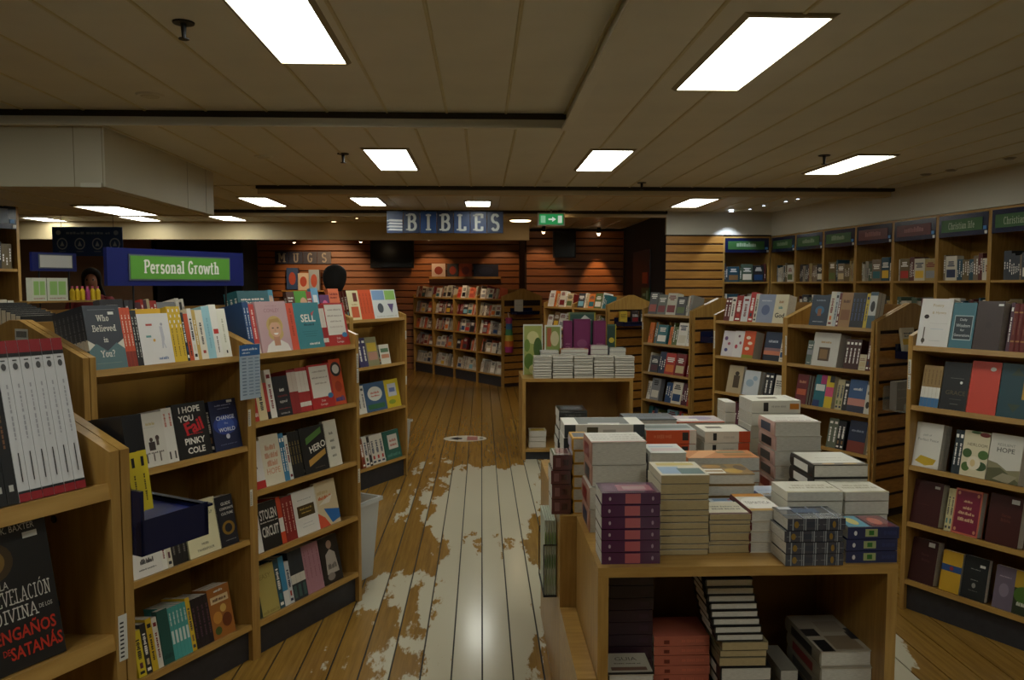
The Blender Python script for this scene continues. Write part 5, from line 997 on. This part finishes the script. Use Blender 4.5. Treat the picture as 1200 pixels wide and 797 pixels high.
# lower shelf of the middle table
stack(620, 640, 7.16, 505, .16, 3, '#c9c2a8', 'cream book', 'on the bottom shelf of the middle table', zb=.10, jit=.003, top=[('r', .1, .2, .9, .8, '#b89a2a')])

# ------------------------------------------------------------------ signs
def sign_text(mw, w, h, label, col, plate, txt, tcol, th, name='hanging_sign', rods=(), bold=0.012, letters=None):
    e = empty(name, mw); tag(e, label, 'sign')
    b = MB().box(0, w, 0, 0.02, 0, h).build('sign_board', 'navy', e)
    if plate:
        x0, x1, z0, z1 = plate
        MB().box(x0 - .006, x1 + .006, -0.004, 0, z0 - .006, z1 + .006, '#5a6470').box(x0, x1, -0.006, -0.004, z0, z1, col).build('label_plate', 'print', e)
    if txt:
        slab_xz(MB(), txt, (plate[0] + plate[1]) / 2, (plate[2] + plate[3]) / 2 + .004, th, -0.0068, tcol, maxw=(plate[1] - plate[0]) * .76, wt=.17).build('lettering', 'print', e)
    for x, z in rods: MB().cyl((x, 0.01, -z), (x, 0.01, 0.0), 0.004, n=8).build('rod', 'darkmetal', e)
    return e
ridge = caseA.mw @ T(0, 0.38, 0)
sign_text(ridge @ T(0.335, -0.01, 1.597), 0.70, 0.152, 'blue sign board with green Personal Growth plate on rods', '#5d9e3c', (.10, .61, .028, .122), 'Personal Growth', '#eef0e6', .052, rods=((.12, .135), (.60, .135)))

def letter_sign(px0, px1, py0, py1, y, txt, label, board, tcol, pane_cols, logo=False, bold=.03):
    a = at_y(px0, py1, y); b = at_y(px1, py0, y); w, h = b.x - a.x, b.z - a.z
    e = empty('letter_sign', T(a.x, y, a.z)); tag(e, label, 'sign')
    n = len(txt) + (1 if logo else 0); cw = w / n
    for i in range(n):
        p = MB().box(i * cw + .004, (i + 1) * cw - .004, 0, .02, 0, h, pane_cols[i % len(pane_cols)]).build('letter_tile', 'print', e)
        mb = MB()
        if logo and i == 0:
            for q in range(4): mb.poly_xz([(cw * (.05 - .1 * (q % 2)), h * (.12 + q * .14)), (cw * .95, h * (.10 + q * .14)), (cw * .95, h * (.19 + q * .14)), (cw * .2, h * (.21 + q * .14))], -.002, '#c9ccd0')
        else:
            ch = txt[i - (1 if logo else 0)]
            slab_xz(mb, ch, (i + .5) * cw, h / 2, h * .72, -.002, tcol, maxw=cw * .92, wt=.17, sl=.17)
        mb.build('lettering', 'print', p)
    return e
bs = letter_sign(453, 590, 248, 273, 9.6, 'BIBLES', 'hanging sign of blue tiles reading BIBLES', '#1f2f5a', '#b9bcb8', ['#1e3560', '#1c2c4a', '#1f3f70', '#1b2a46', '#1e3a66'], logo=True)
letter_sign(322, 388, 295, 309, 14.975, 'MUGS', 'small blue wall sign reading MUGS', '#1f2f5a', '#9a9c9c', ['#1b2c50'])
# blue information poster, hung over the till
a = at_y(62, 300, 9.0); b = at_y(143, 266, 9.0); w, h = b.x - a.x, b.z - a.z
pe = empty('information_poster', T(a.x, 9.0, a.z)); tag(pe, 'dark blue poster with four round icons above the till', 'poster')
MB().box(0, w, 0, .01, 0, h, '#20407a').build('poster_board', 'print', pe)
mb = MB(); draw_print(mb, [('e', .09, .8, .035, .08, '#a8b4c8'), ('e', .91, .8, .035, .08, '#7a8cb0'), ('r', .2, .75, .82, .83, '#7f90b4')], w, h, -.001)
mb.build('poster_print', 'print', pe)
for k in range(4):
    mb = MB(); draw_print(mb, [('e', .14 + .25 * k, .42, .075, .2, '#9fadc6'), ('e', .14 + .25 * k, .42, .06, .16, '#20407a'), ('p', [(.11 + .25 * k, .34), (.17 + .25 * k, .34), (.14 + .25 * k, .52)], '#9fadc6'), ('r', .09 + .25 * k, .14, .19 + .25 * k, .17, '#6f80a4')], w, h, -.0016)
    mb.build('round_icon', 'print', pe)
for x in (.1, w - .1): MB().cyl((x, .005, h), (x, .005, ZL - a.z), .003, n=6).build('hanger', 'darkmetal', pe)
# emergency exit sign
a = at_y(632, 263, 9.75); b = at_y(660, 251, 9.75); w, h = b.x - a.x, b.z - a.z
ex = empty('exit_sign', T(a.x, 9.75, a.z)); tag(ex, 'lit green emergency exit sign with white arrow', 'exit sign')
MB().box(-.02, w + .02, .002, .05, -.015, h + .015).build('housing', 'label', ex)
mb = MB().box(0, w, -.002, .002, 0, h, '#2f9a58'); draw_print(mb, [('r', .06, .15, .26, .85, '#8fd0a4'), ('r', .78, .15, .95, .85, '#dcecd8'), ('r', .38, .42, .56, .58, '#e4f4e4'), ('p', [(.54, .25), (.70, .5), (.54, .75)], '#e4f4e4')], w, h, -.003); mb.build('lit_face', 'exit', ex)
MB().box(w / 2 - .01, w / 2 + .01, .02, .04, h + .015, ZL - a.z - .0).build('mounting_arm', 'metal', ex)
# leaflet hanging on the post between the two left cases
le = caseB.mw @ T(-0.085, -0.03, 1.13)
lf = empty('hanging_leaflet', le); tag(lf, 'blue and white printed leaflet hanging on the post', 'leaflet')
MB().box(0, .11, 0, .002, 0, .225, '#aebfd0').build('sheet', 'print', lf)
mb = MB(); draw_print(mb, [('r', 0, .80, 1, 1, '#2a5f9c'), ('r', .12, .9, .88, .94, '#d0dcea'), ('r', .12, .84, .5, .87, '#d0dcea')] + [('r', .1, .74 - .06 * q, .3, .76 - .06 * q, '#6a7c94') for q in range(12)] + [('r', .4, .74 - .06 * q, .62, .76 - .06 * q, '#7d8fa6') for q in range(12)] + [('r', .7, .74 - .06 * q, .92, .76 - .06 * q, '#7d8fa6') for q in range(12)], .11, .225, -.0008); mb.build('leaflet_print', 'print', lf)
MB().box(.045, .065, .0, .03, .2, .226).build('clip', 'navy_dk', lf)

# ------------------------------------------------------------------ bins, trays, wall screens and other small things
def bin_(mw, w, d, h, label, inside):
    e = empty('storage_bin', mw); tag(e, label, 'bin', 'clear plastic storage bins')
    t = .004; s = .03
    def wall(p): return MB().add(p, [(0, 1, 2, 3)])
    lo = [(s, s), (w - s, s), (w - s, d - s), (s, d - s)]; hi = [(0, 0), (w, 0), (w, d), (0, d)]
    mb = MB()
    for i in range(4):
        j = (i + 1) % 4
        mb.add([(*lo[i], 0), (*lo[j], 0), (*hi[j], h), (*hi[i], h)], [(0, 1, 2, 3)])
    mb.add([(*p, 0.002) for p in lo], [(0, 1, 2, 3)])
    o = mb.build('bin_body', 'bin', e); sd = o.modifiers.new('thick', 'SOLIDIFY'); sd.thickness = .004
    r = .014
    MB().box(-r, w + r, -r, 0, h - .02, h).box(-r, w + r, d, d + r, h - .02, h).box(-r, 0, 0, d, h - .02, h).box(w, w + r, 0, d, h - .02, h).build('rim', 'bin', e)
    for k, (c, z0, z1) in enumerate(inside):
        MB().box(s + .02, w - s - .02, s + .02, d - s - .02, z0, z1, c).build('contents', 'print', e)
    return e
bin_(caseB.mw @ T(0.745, 0.14, 0.0), .30, .40, .44, 'clear plastic bin at the end of the near left row', [('#8a8f90', .01, .07), ('#5a6068', .071, .13)])
bin_(cases_c[0].mw @ T(0.745, 0.16, 0.0), .24, .36, .42, 'clear plastic bin at the end of the second left row', [('#5a6a5c', .01, .16), ('#6f9a78', .161, .30), ('#b87a6a', .301, .36)])
def end_tray(case, y, z, w, label): return tray(case.mw @ T(case.w + .024, y, z), w, .20, label)
end_tray(R2[1], .20, 1.10, .36, 'blue tray on the slatted end behind the right edge case')
book(R2[1].mw @ T(R2[1].w + .07, .24, 1.112) @ RZ(90) @ RX(-10), .14, .20, .02, '#d8cfb8', 'cream book standing in the blue tray on the slatted end', auto_front('#d8cfb8', random.Random(3)))
o = empty('book_rack', R2[1].mw @ T(R2[1].w + .026, .08, .76)); tag(o, 'clear rack on the slatted end holding grey books', 'rack')
MB().box(0, .16, 0, .42, 0, .004).build('rack_floor', 'acrylic', o); MB().box(.155, .16, 0, .42, 0, .06).build('rack_front', 'acrylic', o); MB().box(0, .004, 0, .42, 0, .16).build('rack_back', 'acrylic', o)
for k in range(3):
    book(R2[1].mw @ T(R2[1].w + .032, .10 + .135 * k, .765) @ RZ(90) @ T(0, -.03 - .05, 0), .12, .19, .05, '#8d8a86', 'grey book in the clear rack, %s from the aisle' % ORD[k], [('r', .1, .4, .9, .45, '#a8a49c'), ('r', .1, .7, .9, .75, '#a8a49c')])
end_tray(BB[3], .14, 1.14, .42, 'dark blue tray on the end of the row under the hanging sign')
end_tray(R4[1], .10, 1.10, .50, 'dark blue tray on the end of the far pair of cases')
for k, (yy, c, nm) in enumerate(((.14, '#c8a83a', 'yellow'), (.32, '#3a3230', 'black'), (.46, '#30302c', 'dark'))):
    book(R4[1].mw @ T(R4[1].w + .09, yy, 1.108) @ RZ(90), .11, .17, .03, c, '%s book in the tray of the far pair of cases' % nm, auto_front(c, random.Random(k)))
end_tray(R3, .10, 1.06, .40, 'blue tray on the slatted end of the further back case')
book(BB[3].mw @ T(.75 + .06, .2, 1.15) @ RZ(90), .16, .22, .01, '#cfc9ba', 'pale card standing in the tray under the hanging sign', [('r', .1, .6, .9, .63, '#8a8a84')])
# rainbow toy hanging at the end of the sign row
rt = empty('rainbow_toy', BB[3].mw @ T(.75 + .05, .10, .55)); tag(rt, 'rainbow striped plush hanging on the slatted end', 'toy')
for k, c in enumerate(('#b03a7a', '#d06a2c', '#d0b43a', '#3f8a5a', '#2f6a9a', '#a03a6a')):
    MB().cyl((0, 0, k * .09), (0, 0, (k + 1) * .09), .06 + .012 * math.sin(k), .06 + .012 * math.sin(k + 1), 12, c).build('stripe', 'print', rt)
MB().cyl((0, 0, .54), (-.03, 0, .62), .004, n=6).build('loop', 'print', rt)
def screen(px0, px1, py0, py1, y, label):
    a = at_y(px0, py1, y); b = at_y(px1, py0, y)
    e = empty('wall_screen', T(a.x, y, a.z)); tag(e, label, 'screen')
    w, h = b.x - a.x, b.z - a.z
    MB().box(0, w, 0, .05, 0, h).build('casing', 'darkmetal', e); MB().box(.02, w - .02, -.003, 0, .02, h - .02).build('display', 'screen', e); MB().box(w / 2 - .1, w / 2 + .1, .05, .14, h / 2 - .1, h / 2 + .1).build('wall_mount', 'darkmetal', e)
screen(434, 485, 282, 314, 14.85, 'black wall screen right of the mugs sign')
screen(648, 675, 271, 302, 12.85, 'black wall screen beside the warm spotlight')
# framed pictures on a ledge on the back wall
for k, (x0, x1, y0, c, nm) in enumerate(((506, 522, 309, '#c7b8ae', 'pale red and white'), (524, 537, 309, '#3a3a3e', 'dark'), (538, 553, 309, '#b8501c', 'orange'), (555, 584, 310, '#1c2440', 'wide navy'))):
    panel_obj('picture', '%s picture standing on the far slat wall' % nm, 'picture', x0, x1, y0, 325, 14.95, .02, [('e', .5, .5, .3, .3, '#8a3a2a' if k != 3 else '#26304e')], c)
for x0, x1, y0, y1, c, nm in ((336, 349, 314, 333, '#274a80', 'blue mug box'), (349, 362, 320, 334, '#c9c4bc', 'white mug box'), (362, 374, 316, 336, '#8fa8c0', 'pale blue mug box')):
    panel_obj('mug_box', nm + ' on the far slat wall', 'box', x0, x1, y0, y1 + 6, 14.7, .12, [('e', .5, .5, .3, .3, '#a84a3c')], c)
a = at_y(503, 325, 14.92); b = at_y(587, 325, 14.92)
tag(MB().box(a.x, b.x, 14.90, 15.0, a.z - .03, a.z - .002).box(a.x, b.x, 14.895, 14.90, a.z - .03, a.z + .012).build('picture_ledge', 'oak_h'), 'narrow wooden ledge carrying pictures on the far wall', 'ledge')
a = at_y(330, 341, 14.7); b = at_y(380, 341, 14.7)
tag(MB().box(a.x, b.x, 14.68, 15.0, a.z - .03, a.z - .012).box(a.x, b.x, 14.68, 14.69, a.z - .03, a.z + .012).build('mug_shelf', 'oak_h'), 'wooden shelf with mug boxes under the mugs sign', 'shelf')
lr = empty('leaflet_rack', T(.232, 2.90, .42)); tag(lr, 'wire rack of leafy booklets on the left side of the second table', 'rack')
MB().box(0, .052, 0, .24, -.004, 0).build('rack_floor', 'darkmetal', lr)
for yq in (0.0, .236): MB().box(.0, .004, yq, yq + .004, 0, .2).box(.0, .052, yq, yq + .004, .196, .2).build('rack_wire', 'darkmetal', lr)
for k in range(5):
    mb = MB().box(.006 + k * .009, .013 + k * .009, .012, .22, 0.0005, .29, '#b9c2b0'); draw_print(mb, [('e', .5, .75, .4, .1, '#7a9a5a'), ('e', .4, .45, .4, .1, '#5a7a44'), ('e', .6, .2, .3, .08, '#9ab080')], .007, .29, .0115, T(.006 + k * .009, 0, 0)); mb.build('booklet', 'print', lr)
tray(caseA.mw @ T(-.026, .34, 1.17) @ RZ(180), .26, .16, 'blue tray on the left end of the Personal Growth case')
book(caseA.mw @ T(-.16, .12, 1.215) @ RX(-8), .12, .18, .02, '#2f3a2c', 'dark leafy book in the tray left of the Personal Growth case', [('e', .4, .8, .3, .12, '#5a6a44'), ('e', .7, .5, .25, .15, '#6a4a44'), ('r', .4, .86, .7, .92, '#d8d8d0')])
# floor sticker
p0 = at_z(545, 514, 0.0)
fs = empty('floor_sticker', T(p0.x, p0.y, 0.0005)); tag(fs, 'oval white floor sticker with black arrow', 'sticker')
def oval(mb, cx, cy, rx, ry, z, c): mb.add([(cx + rx * math.cos(t * math.pi / 16), cy + ry * math.sin(t * math.pi / 16), z) for t in range(32)], [tuple(range(32))], c)
mb = MB(); oval(mb, 0, 0, .225, .16, 0, '#c9bfae'); mb.build('sticker_base', 'print', fs)
mb = MB().add([(-.17, 0, .0006), (-.07, -.08, .0006), (-.07, -.035, .0006), (-.03, -.035, .0006), (-.03, .035, .0006), (-.07, .035, .0006), (-.07, .08, .0006)], [tuple(range(7))], '#1a1816'); mb.add([(.02, -.1, .0006), (.13, -.1, .0006), (.13, .1, .0006), (.02, .1, .0006)], [(0, 1, 2, 3)], '#a86a62'); oval(mb, .17, 0, .02, .03, .0006, '#1a1816'); mb.build('sticker_print', 'print', fs)
# ceiling fittings
def sprinkler(px, py, z, label):
    p = at_z(px, py, z); e = empty('sprinkler', T(*p)); tag(e, label, 'sprinkler', 'ceiling sprinklers')
    MB().cyl((0, 0, -.006), (0, 0, 0), .04, .042, 16).build('flange', 'darkmetal', e); MB().cyl((0, 0, -.06), (0, 0, -.006), .008, .012, 10).cyl((0, 0, -.066), (0, 0, -.062), .02, n=12).build('nozzle', 'darkmetal', e)
sprinkler(215, 26, ZU, 'sprinkler head in the raised ceiling at the top left'); sprinkler(402, 180, ZL, 'small sprinkler left of the middle ceiling light'); sprinkler(966, 182, ZL, 'small sprinkler beside the right ceiling light'); sprinkler(752, 214, ZL, 'small sprinkler at the second beam')
def disc(px, py, z, r, label):
    p = at_z(px, py, z); e = empty('ceiling_disc', T(*p)); tag(e, label, 'ceiling speaker', 'round ceiling speakers')
    MB().cyl((0, 0, -.01), (0, 0, 0), r * .9, r, 20).build('grille', 'ceil', e); MB().cyl((0, 0, -.013), (0, 0, -.01), r * .6, r * .65, 20).build('cone_cap', 'duct', e)
disc(176, 111, ZU, .075, 'flat round speaker in the raised ceiling'); disc(641, 212, ZL, .06, 'flat round speaker at the second beam'); disc(309, 183, ZL, .07, 'flat round speaker near the duct casing')
# downlights: warm on the back wall, cool over the right wall
track_spot((1.90, 12.72, 2.44), (1.93, 12.98, 1.3), 'warm spotlight grazing the far slat wall', 30, cone=50)
track_spot((-0.95, 14.35, 2.45), (-.9, 14.98, 1.6), 'warm spotlight left on the wall behind the hanging sign', 16, cone=75)
track_spot((0.35, 14.2, 2.45), (.4, 14.98, 1.7), 'warm spotlight on the wall at the bulkhead end', 10, cone=70)
track_spot((0.98, 12.4, 2.45), (.95, 12.98, 1.7), 'warm spotlight left of the second screen', 10, cone=70)
track_spot((-3.02, 12.9, 2.32), (-2.95, 14.98, 1.55), 'bright spotlight seen under the bulkhead, left', 90, cone=55)
track_spot((-1.95, 12.9, 2.33), (-2.6, 14.98, 1.3), 'bright spotlight seen under the bulkhead, right', 15, cone=50)
track_spot((-0.7, 12.6, 2.45), (-0.3, 13.6, .6), 'added warm fill spot over the row under the hanging sign, left', 40, cone=85, col=(1, .75, .5))  # added fill lamp, brightens the far row; no known fixture there
track_spot((0.6, 11.9, 2.45), (0.3, 12.6, .6), 'added warm fill spot over the row under the hanging sign, right', 35, cone=85, col=(1, .75, .5))  # second invented fill spot, lifts the light on the same row
track_spot((1.0, 9.9, 2.45), (1.3, 10.5, .8), 'added warm fill spot over the far pair of cases', 25, cone=85, col=(1, .8, .6))  # made-up spot too, added to raise the light around the far cases
downlight(391, 259, ZL, 'bright bulb before the bulkhead, centre', 'spot_warm', 0, size=.035); downlight(348, 252, ZL, 'dim bulb before the bulkhead, left', 'spot_warm', 0, size=.02); downlight(418, 255, ZL, 'dim bulb before the bulkhead, right', 'spot_warm', 0, size=.02)
p9 = at_z(608, 260, ZL); lampr = empty('round_lamp', T(p9.x, 11.2, ZL)); tag(lampr, 'shallow round warm lamp at the right end of the hanging sign', 'lamp')
MB().cyl((0, 0, -.02), (0, 0, 0), .16, .17, 24).build('lamp_rim', 'frame', lampr); MB().cyl((0, 0, -.032), (0, 0, -.02), .13, .15, 24).build('lamp_lens', 'spot_warm', lampr)
downlight(857, 247, ZL, 'cool downlight casting a cone on the white wall', 'spot_cool', 16, (3.18, 10.0, 1.75), col=(.7, .82, 1), cone=80, y=9.74, group='cool downlights')
for k, (px, py) in enumerate(((879, 244), (895, 240), (921, 235), (935, 232))):
    downlight(px, py, ZL, 'cool downlight before the white wall, %s from the left' % ORD[k + 1], 'spot_cool', 0, size=.018, group='cool downlights')
for k, (px, py) in enumerate(((1085, 204), (1115, 199), (1183, 185))):
    downlight(px, py, ZL, 'dim recessed downlight at the right ceiling edge, %s from the left' % ORD[k], 'metal', 0, size=.03, group='dim downlights')

# ------------------------------------------------------------------ things behind the left row
def bottle(mw, c, label):
    e = empty('bottle', mw); tag(e, label, 'bottle', 'yellow bottles at the till')
    MB().cyl((0, 0, 0), (0, 0, .10), .026, n=10, col=c).cyl((0, 0, .10), (0, 0, .13), .026, .01, 10, c).build('body', 'print', e); MB().cyl((0, 0, .13), (0, 0, .155), .012, n=8, col='#d86a8a').build('cap', 'print', e)
cm4 = cases_c[4]
ts = cm4.mw @ T(0, .10, 1.335)
lm = cm4.mw @ T(0, .33, 1.515)
def uu(px, y=.33): return proj_u(cm4.mw @ T(0, y, 1.515), px)
u0, u1 = uu(36) - .01, uu(122) + .01
cts = empty('display_riser', cm4.mw @ T(u0, .31, 1.515)); tag(cts, 'small riser on the far left row carrying boxes', 'riser')
MB().box(0, u1 - u0, 0, .14, -.01, 0).build('riser_top', 'oak_h', cts)
for x in (.0, u1 - u0 - .02): MB().box(x, x + .02, .05, .09, -.045, -.01).build('riser_leg', 'oak', cts)
for k, (a, b, c) in enumerate(((38, 55, 'left'), (56, 80, 'right'))):
    w = uu(b) - uu(a)
    o = MB().box(0, w, 0, .05, 0, .122, '#d6dccd').build('gift_box', 'print', None, cm4.mw @ T(uu(a), .33, 1.516)); mb = MB()
    draw_print(mb, [('r', .12, .25, .48, .85, '#9fcf7a'), ('r', .54, .25, .9, .85, '#9fcf7a'), ('r', .1, .08, .9, .14, '#a87a7a')], w, .122, -.0006); mb.build('box_print', 'print', o)
    tag(o, 'white box with pale green panels, %s of two' % c, 'box', 'green panelled boxes')
for k in range(6): bottle(cm4.mw @ T(uu(85 + 6 * k, .36), .36, 1.516) @ Matrix.Scale(.5, 4), '#d8b820' if k != 3 else '#a8407a', 'small yellow bottle with pink cap, %s from the green boxes' % ORD[k] if k != 3 else 'small purple bottle among the yellow ones')
sm4 = cm4.mw @ T(0, .37, 1.675)
ua, ub = proj_u(sm4, 38), proj_u(sm4, 90)
sign_text(sm4 @ T(ua, 0, 0), ub - ua, 0.10, 'small blue sign with blank white panel at the left', '#c9cac8', (.04, ub - ua - .03, .02, .085), None, None, 0, rods=((.04, .205), (ub - ua - .04, .205)))
# books on the far side of the near-left pair
for k in range(8):
    book(caseA.mw @ T(.03, .435 + k * .03, 1.262 + .03 * k * .2126), .15, .225, .028, '#1e1f22', 'black covered book with white page tops behind the ridge, %s from it' % ORD[k], None, [('r', .3, .3, .7, .8, '#a89c88')], False, '#cfc6b4')
for k, (c, nm) in enumerate((('#4f8fb8', 'blue'), ('#b8683a', 'orange brown'), ('#d8d4c8', 'white'))):
    book(caseA.mw @ T(.24 + .15 * k, .42, 1.475 + .0) @ FLAT, .14, .2, .012, c, '%s magazine lying on the ridge behind the grey-teal books' % nm, [('r', .1, .2, .9, .5, '#d0d4d8')])
MBr = MB().box(.2, .68, .41, .66, 1.448, 1.462)
o = MBr.build('top_board', 'oak_h', None, caseA.mw); tag(o, 'wooden board lying on top of the Personal Growth case', 'board')

# ------------------------------------------------------------------ people
def person(loc, rz, h, label, cloth, long_hair, hair_w=1.0):
    e = empty('person', T(*loc) @ RZ(rz)); tag(e, label, 'person')
    s = h / 1.75
    J = {'pel': (0, 0, .95), 'waist': (0, .0, 1.08), 'chest': (0, .01, 1.27), 'neck': (0, .0, 1.44), 'head0': (0, -.012, 1.53), 'head1': (0, -.012, 1.61), 'head2': (0, 0, 1.69),
         'shl': (.17, 0, 1.40), 'ell': (.22, .02, 1.12), 'wrl': (.20, -.12, .92), 'hal': (.19, -.17, .87), 'shr': (-.17, 0, 1.40), 'elr': (-.22, .02, 1.12), 'wrr': (-.20, -.12, .92), 'har': (-.19, -.17, .87),
         'hil': (.09, 0, .88), 'knl': (.10, -.01, .48), 'anl': (.10, .02, .08), 'tol': (.11, -.14, .03), 'hir': (-.09, 0, .88), 'knr': (-.10, -.01, .48), 'anr': (-.10, .02, .08), 'tor': (-.11, -.14, .03), 'nose': (0, -.10, 1.585)}
    R = {'pel': .13, 'waist': .12, 'chest': .135, 'neck': .05, 'head0': .07, 'head1': .085, 'head2': .06, 'shl': .06, 'ell': .042, 'wrl': .028, 'hal': .03, 'shr': .06, 'elr': .042, 'wrr': .028, 'har': .03, 'hil': .085, 'knl': .058, 'anl': .04, 'tol': .032, 'hir': .085, 'knr': .058, 'anr': .04, 'tor': .032, 'nose': .012}
    ed = [('pel', 'waist'), ('waist', 'chest'), ('chest', 'neck'), ('neck', 'head0'), ('head0', 'head1'), ('head1', 'head2'), ('chest', 'shl'), ('shl', 'ell'), ('ell', 'wrl'), ('wrl', 'hal'), ('chest', 'shr'), ('shr', 'elr'), ('elr', 'wrr'), ('wrr', 'har'), ('pel', 'hil'), ('hil', 'knl'), ('knl', 'anl'), ('anl', 'tol'), ('pel', 'hir'), ('hir', 'knr'), ('knr', 'anr'), ('anr', 'tor'), ('head1', 'nose')]
    ks = list(J); me = bpy.data.meshes.new('body'); me.from_pydata([tuple(c * s for c in J[k]) for k in ks], [(ks.index(a), ks.index(b)) for a, b in ed], [])
    o = link('body', me, 'skin', e); me.materials.append(M[cloth])
    o.modifiers.new('skin', 'SKIN')
    if not me.skin_vertices: 
        bm = bmesh.new(); bm.from_mesh(me); bm.verts.layers.skin.verify(); bm.to_mesh(me); bm.free()
    for i, k in enumerate(ks):
        me.skin_vertices[0].data[i].radius = (R[k] * s, R[k] * s * (1.0 if k != 'chest' else .8)); me.skin_vertices[0].data[i].use_root = (k == 'pel')
    sb = o.modifiers.new('sub', 'SUBSURF'); sb.levels = 2; sb.render_levels = 2
    # clothing: a fitted shell over torso and legs
    def shell(name, rings, material, n=18):
        mb = MB(); v = []
        for (x, y, z, rx, ry) in rings: v += [((x + rx * math.cos(2 * math.pi * i / n)) * s, (y + ry * math.sin(2 * math.pi * i / n)) * s, z * s) for i in range(n)]
        f = [(r * n + i, r * n + (i + 1) % n, (r + 1) * n + (i + 1) % n, (r + 1) * n + i) for r in range(len(rings) - 1) for i in range(n)]
        mb.add(v, f); ob = mb.build(name, material, e); ob.modifiers.new('sub', 'SUBSURF').render_levels = 2; return ob
    shell('shirt', [(0, 0, .86, .17, .15), (0, 0, 1.0, .165, .15), (0, 0, 1.15, .17, .15), (0, 0, 1.32, .20, .15), (0, 0, 1.41, .19, .11), (0, 0, 1.46, .08, .07)], cloth)
    for sx in (1, -1): shell('sleeve', [(.15 * sx, 0, 1.43, .05, .07), (.19 * sx, 0, 1.36, .072, .075), (.215 * sx, .01, 1.22, .062, .062), (.222 * sx, .02, 1.13, .055, .055)], cloth); 
    for sx in (1, -1): shell('trouser_leg', [(.085 * sx, 0, .92, .10, .12), (.095 * sx, 0, .70, .09, .095), (.10 * sx, 0, .48, .075, .075), (.10 * sx, .02, .08, .06, .065)], 'cloth_dk')
    # hair
    hw = hair_w
    rings = [(0, .03, 1.50, .06 * hw, .06), (0, .025, 1.56, .092 * hw, .095), (0, .015, 1.64, .105 * hw, .11), (0, .01, 1.70, .09 * hw, .10), (0, .01, 1.735, .055, .06), (0, .01, 1.745, .01, .01)]
    mb = MB(); n = 20; v = []
    if long_hair: rings = [(0, .05, 1.28, .13, .06), (0, .05, 1.38, .14, .07), (0, .045, 1.48, .13, .08)] + rings[1:]
    for (x, y, z, rx, ry) in rings:
        for i in range(n):
            a = 2 * math.pi * i / n; cx, cy = rx * math.cos(a), ry * math.sin(a)
            if cy < 0 and z < 1.66: cy = max(cy, -.02 if abs(cx) > .06 else -.005) + (.03 if abs(cx) < .06 else 0)
            v.append(((x + cx) * s, (y + cy) * s, z * s))
    f = [(r * n + i, r * n + (i + 1) % n, (r + 1) * n + (i + 1) % n, (r + 1) * n + i) for r in range(len(rings) - 1) for i in range(n)]
    mb.add(v, f); hb = mb.build('hair', 'hair', e); sb = hb.modifiers.new('sub', 'SUBSURF'); sb.levels = 1; sb.render_levels = 2
    for sx in (1, -1): MB().cyl((sx * .03 * s, -.082 * s, 1.61 * s), (sx * .03 * s, -.094 * s, 1.61 * s), .011 * s, .006 * s, 8).build('eye', 'screen', e)
    MB().box(-.022 * s, .022 * s, -.088 * s, -.075 * s, 1.548 * s, 1.556 * s).build('mouth', 'cloth_red', e)
    return e
w0 = at_y(107, 330, 9.0)
person((w0.x, 9.0, 0), 18, 1.80, 'person with long black hair in a pink top at the till', 'cloth_red', True)
m0 = at_y(393, 320, 7.55)
person((m0.x, 7.55, 0), 170, 1.80, 'person with short dark hair seen from behind over the books', 'cloth_dk', False, 1.12)
# till counter in front of the far person
ct = empty('till_counter', T(w0.x - .9, 8.2, 0)); tag(ct, 'wooden till counter before the person in pink', 'counter')
MB().box(0, 2.0, 0, .5, 1.02, 1.06).build('counter_top', 'oak_h', ct); MB().box(.02, 1.98, .03, .05, 0, 1.02).build('front_panel', 'oak', ct)
for x in (.02, 1.95): MB().box(x, x + .03, .05, .48, 0, 1.02).build('side_panel', 'oak', ct)

# all the far books, joined
fo = FAR.build('distant_books', 'print', fix=False)
tag(fo, 'many small books on the farther shelves and wall cases', 'books', kind='stuff')
print('books', BOOK_N[0], 'far faces', len(FAR.f))
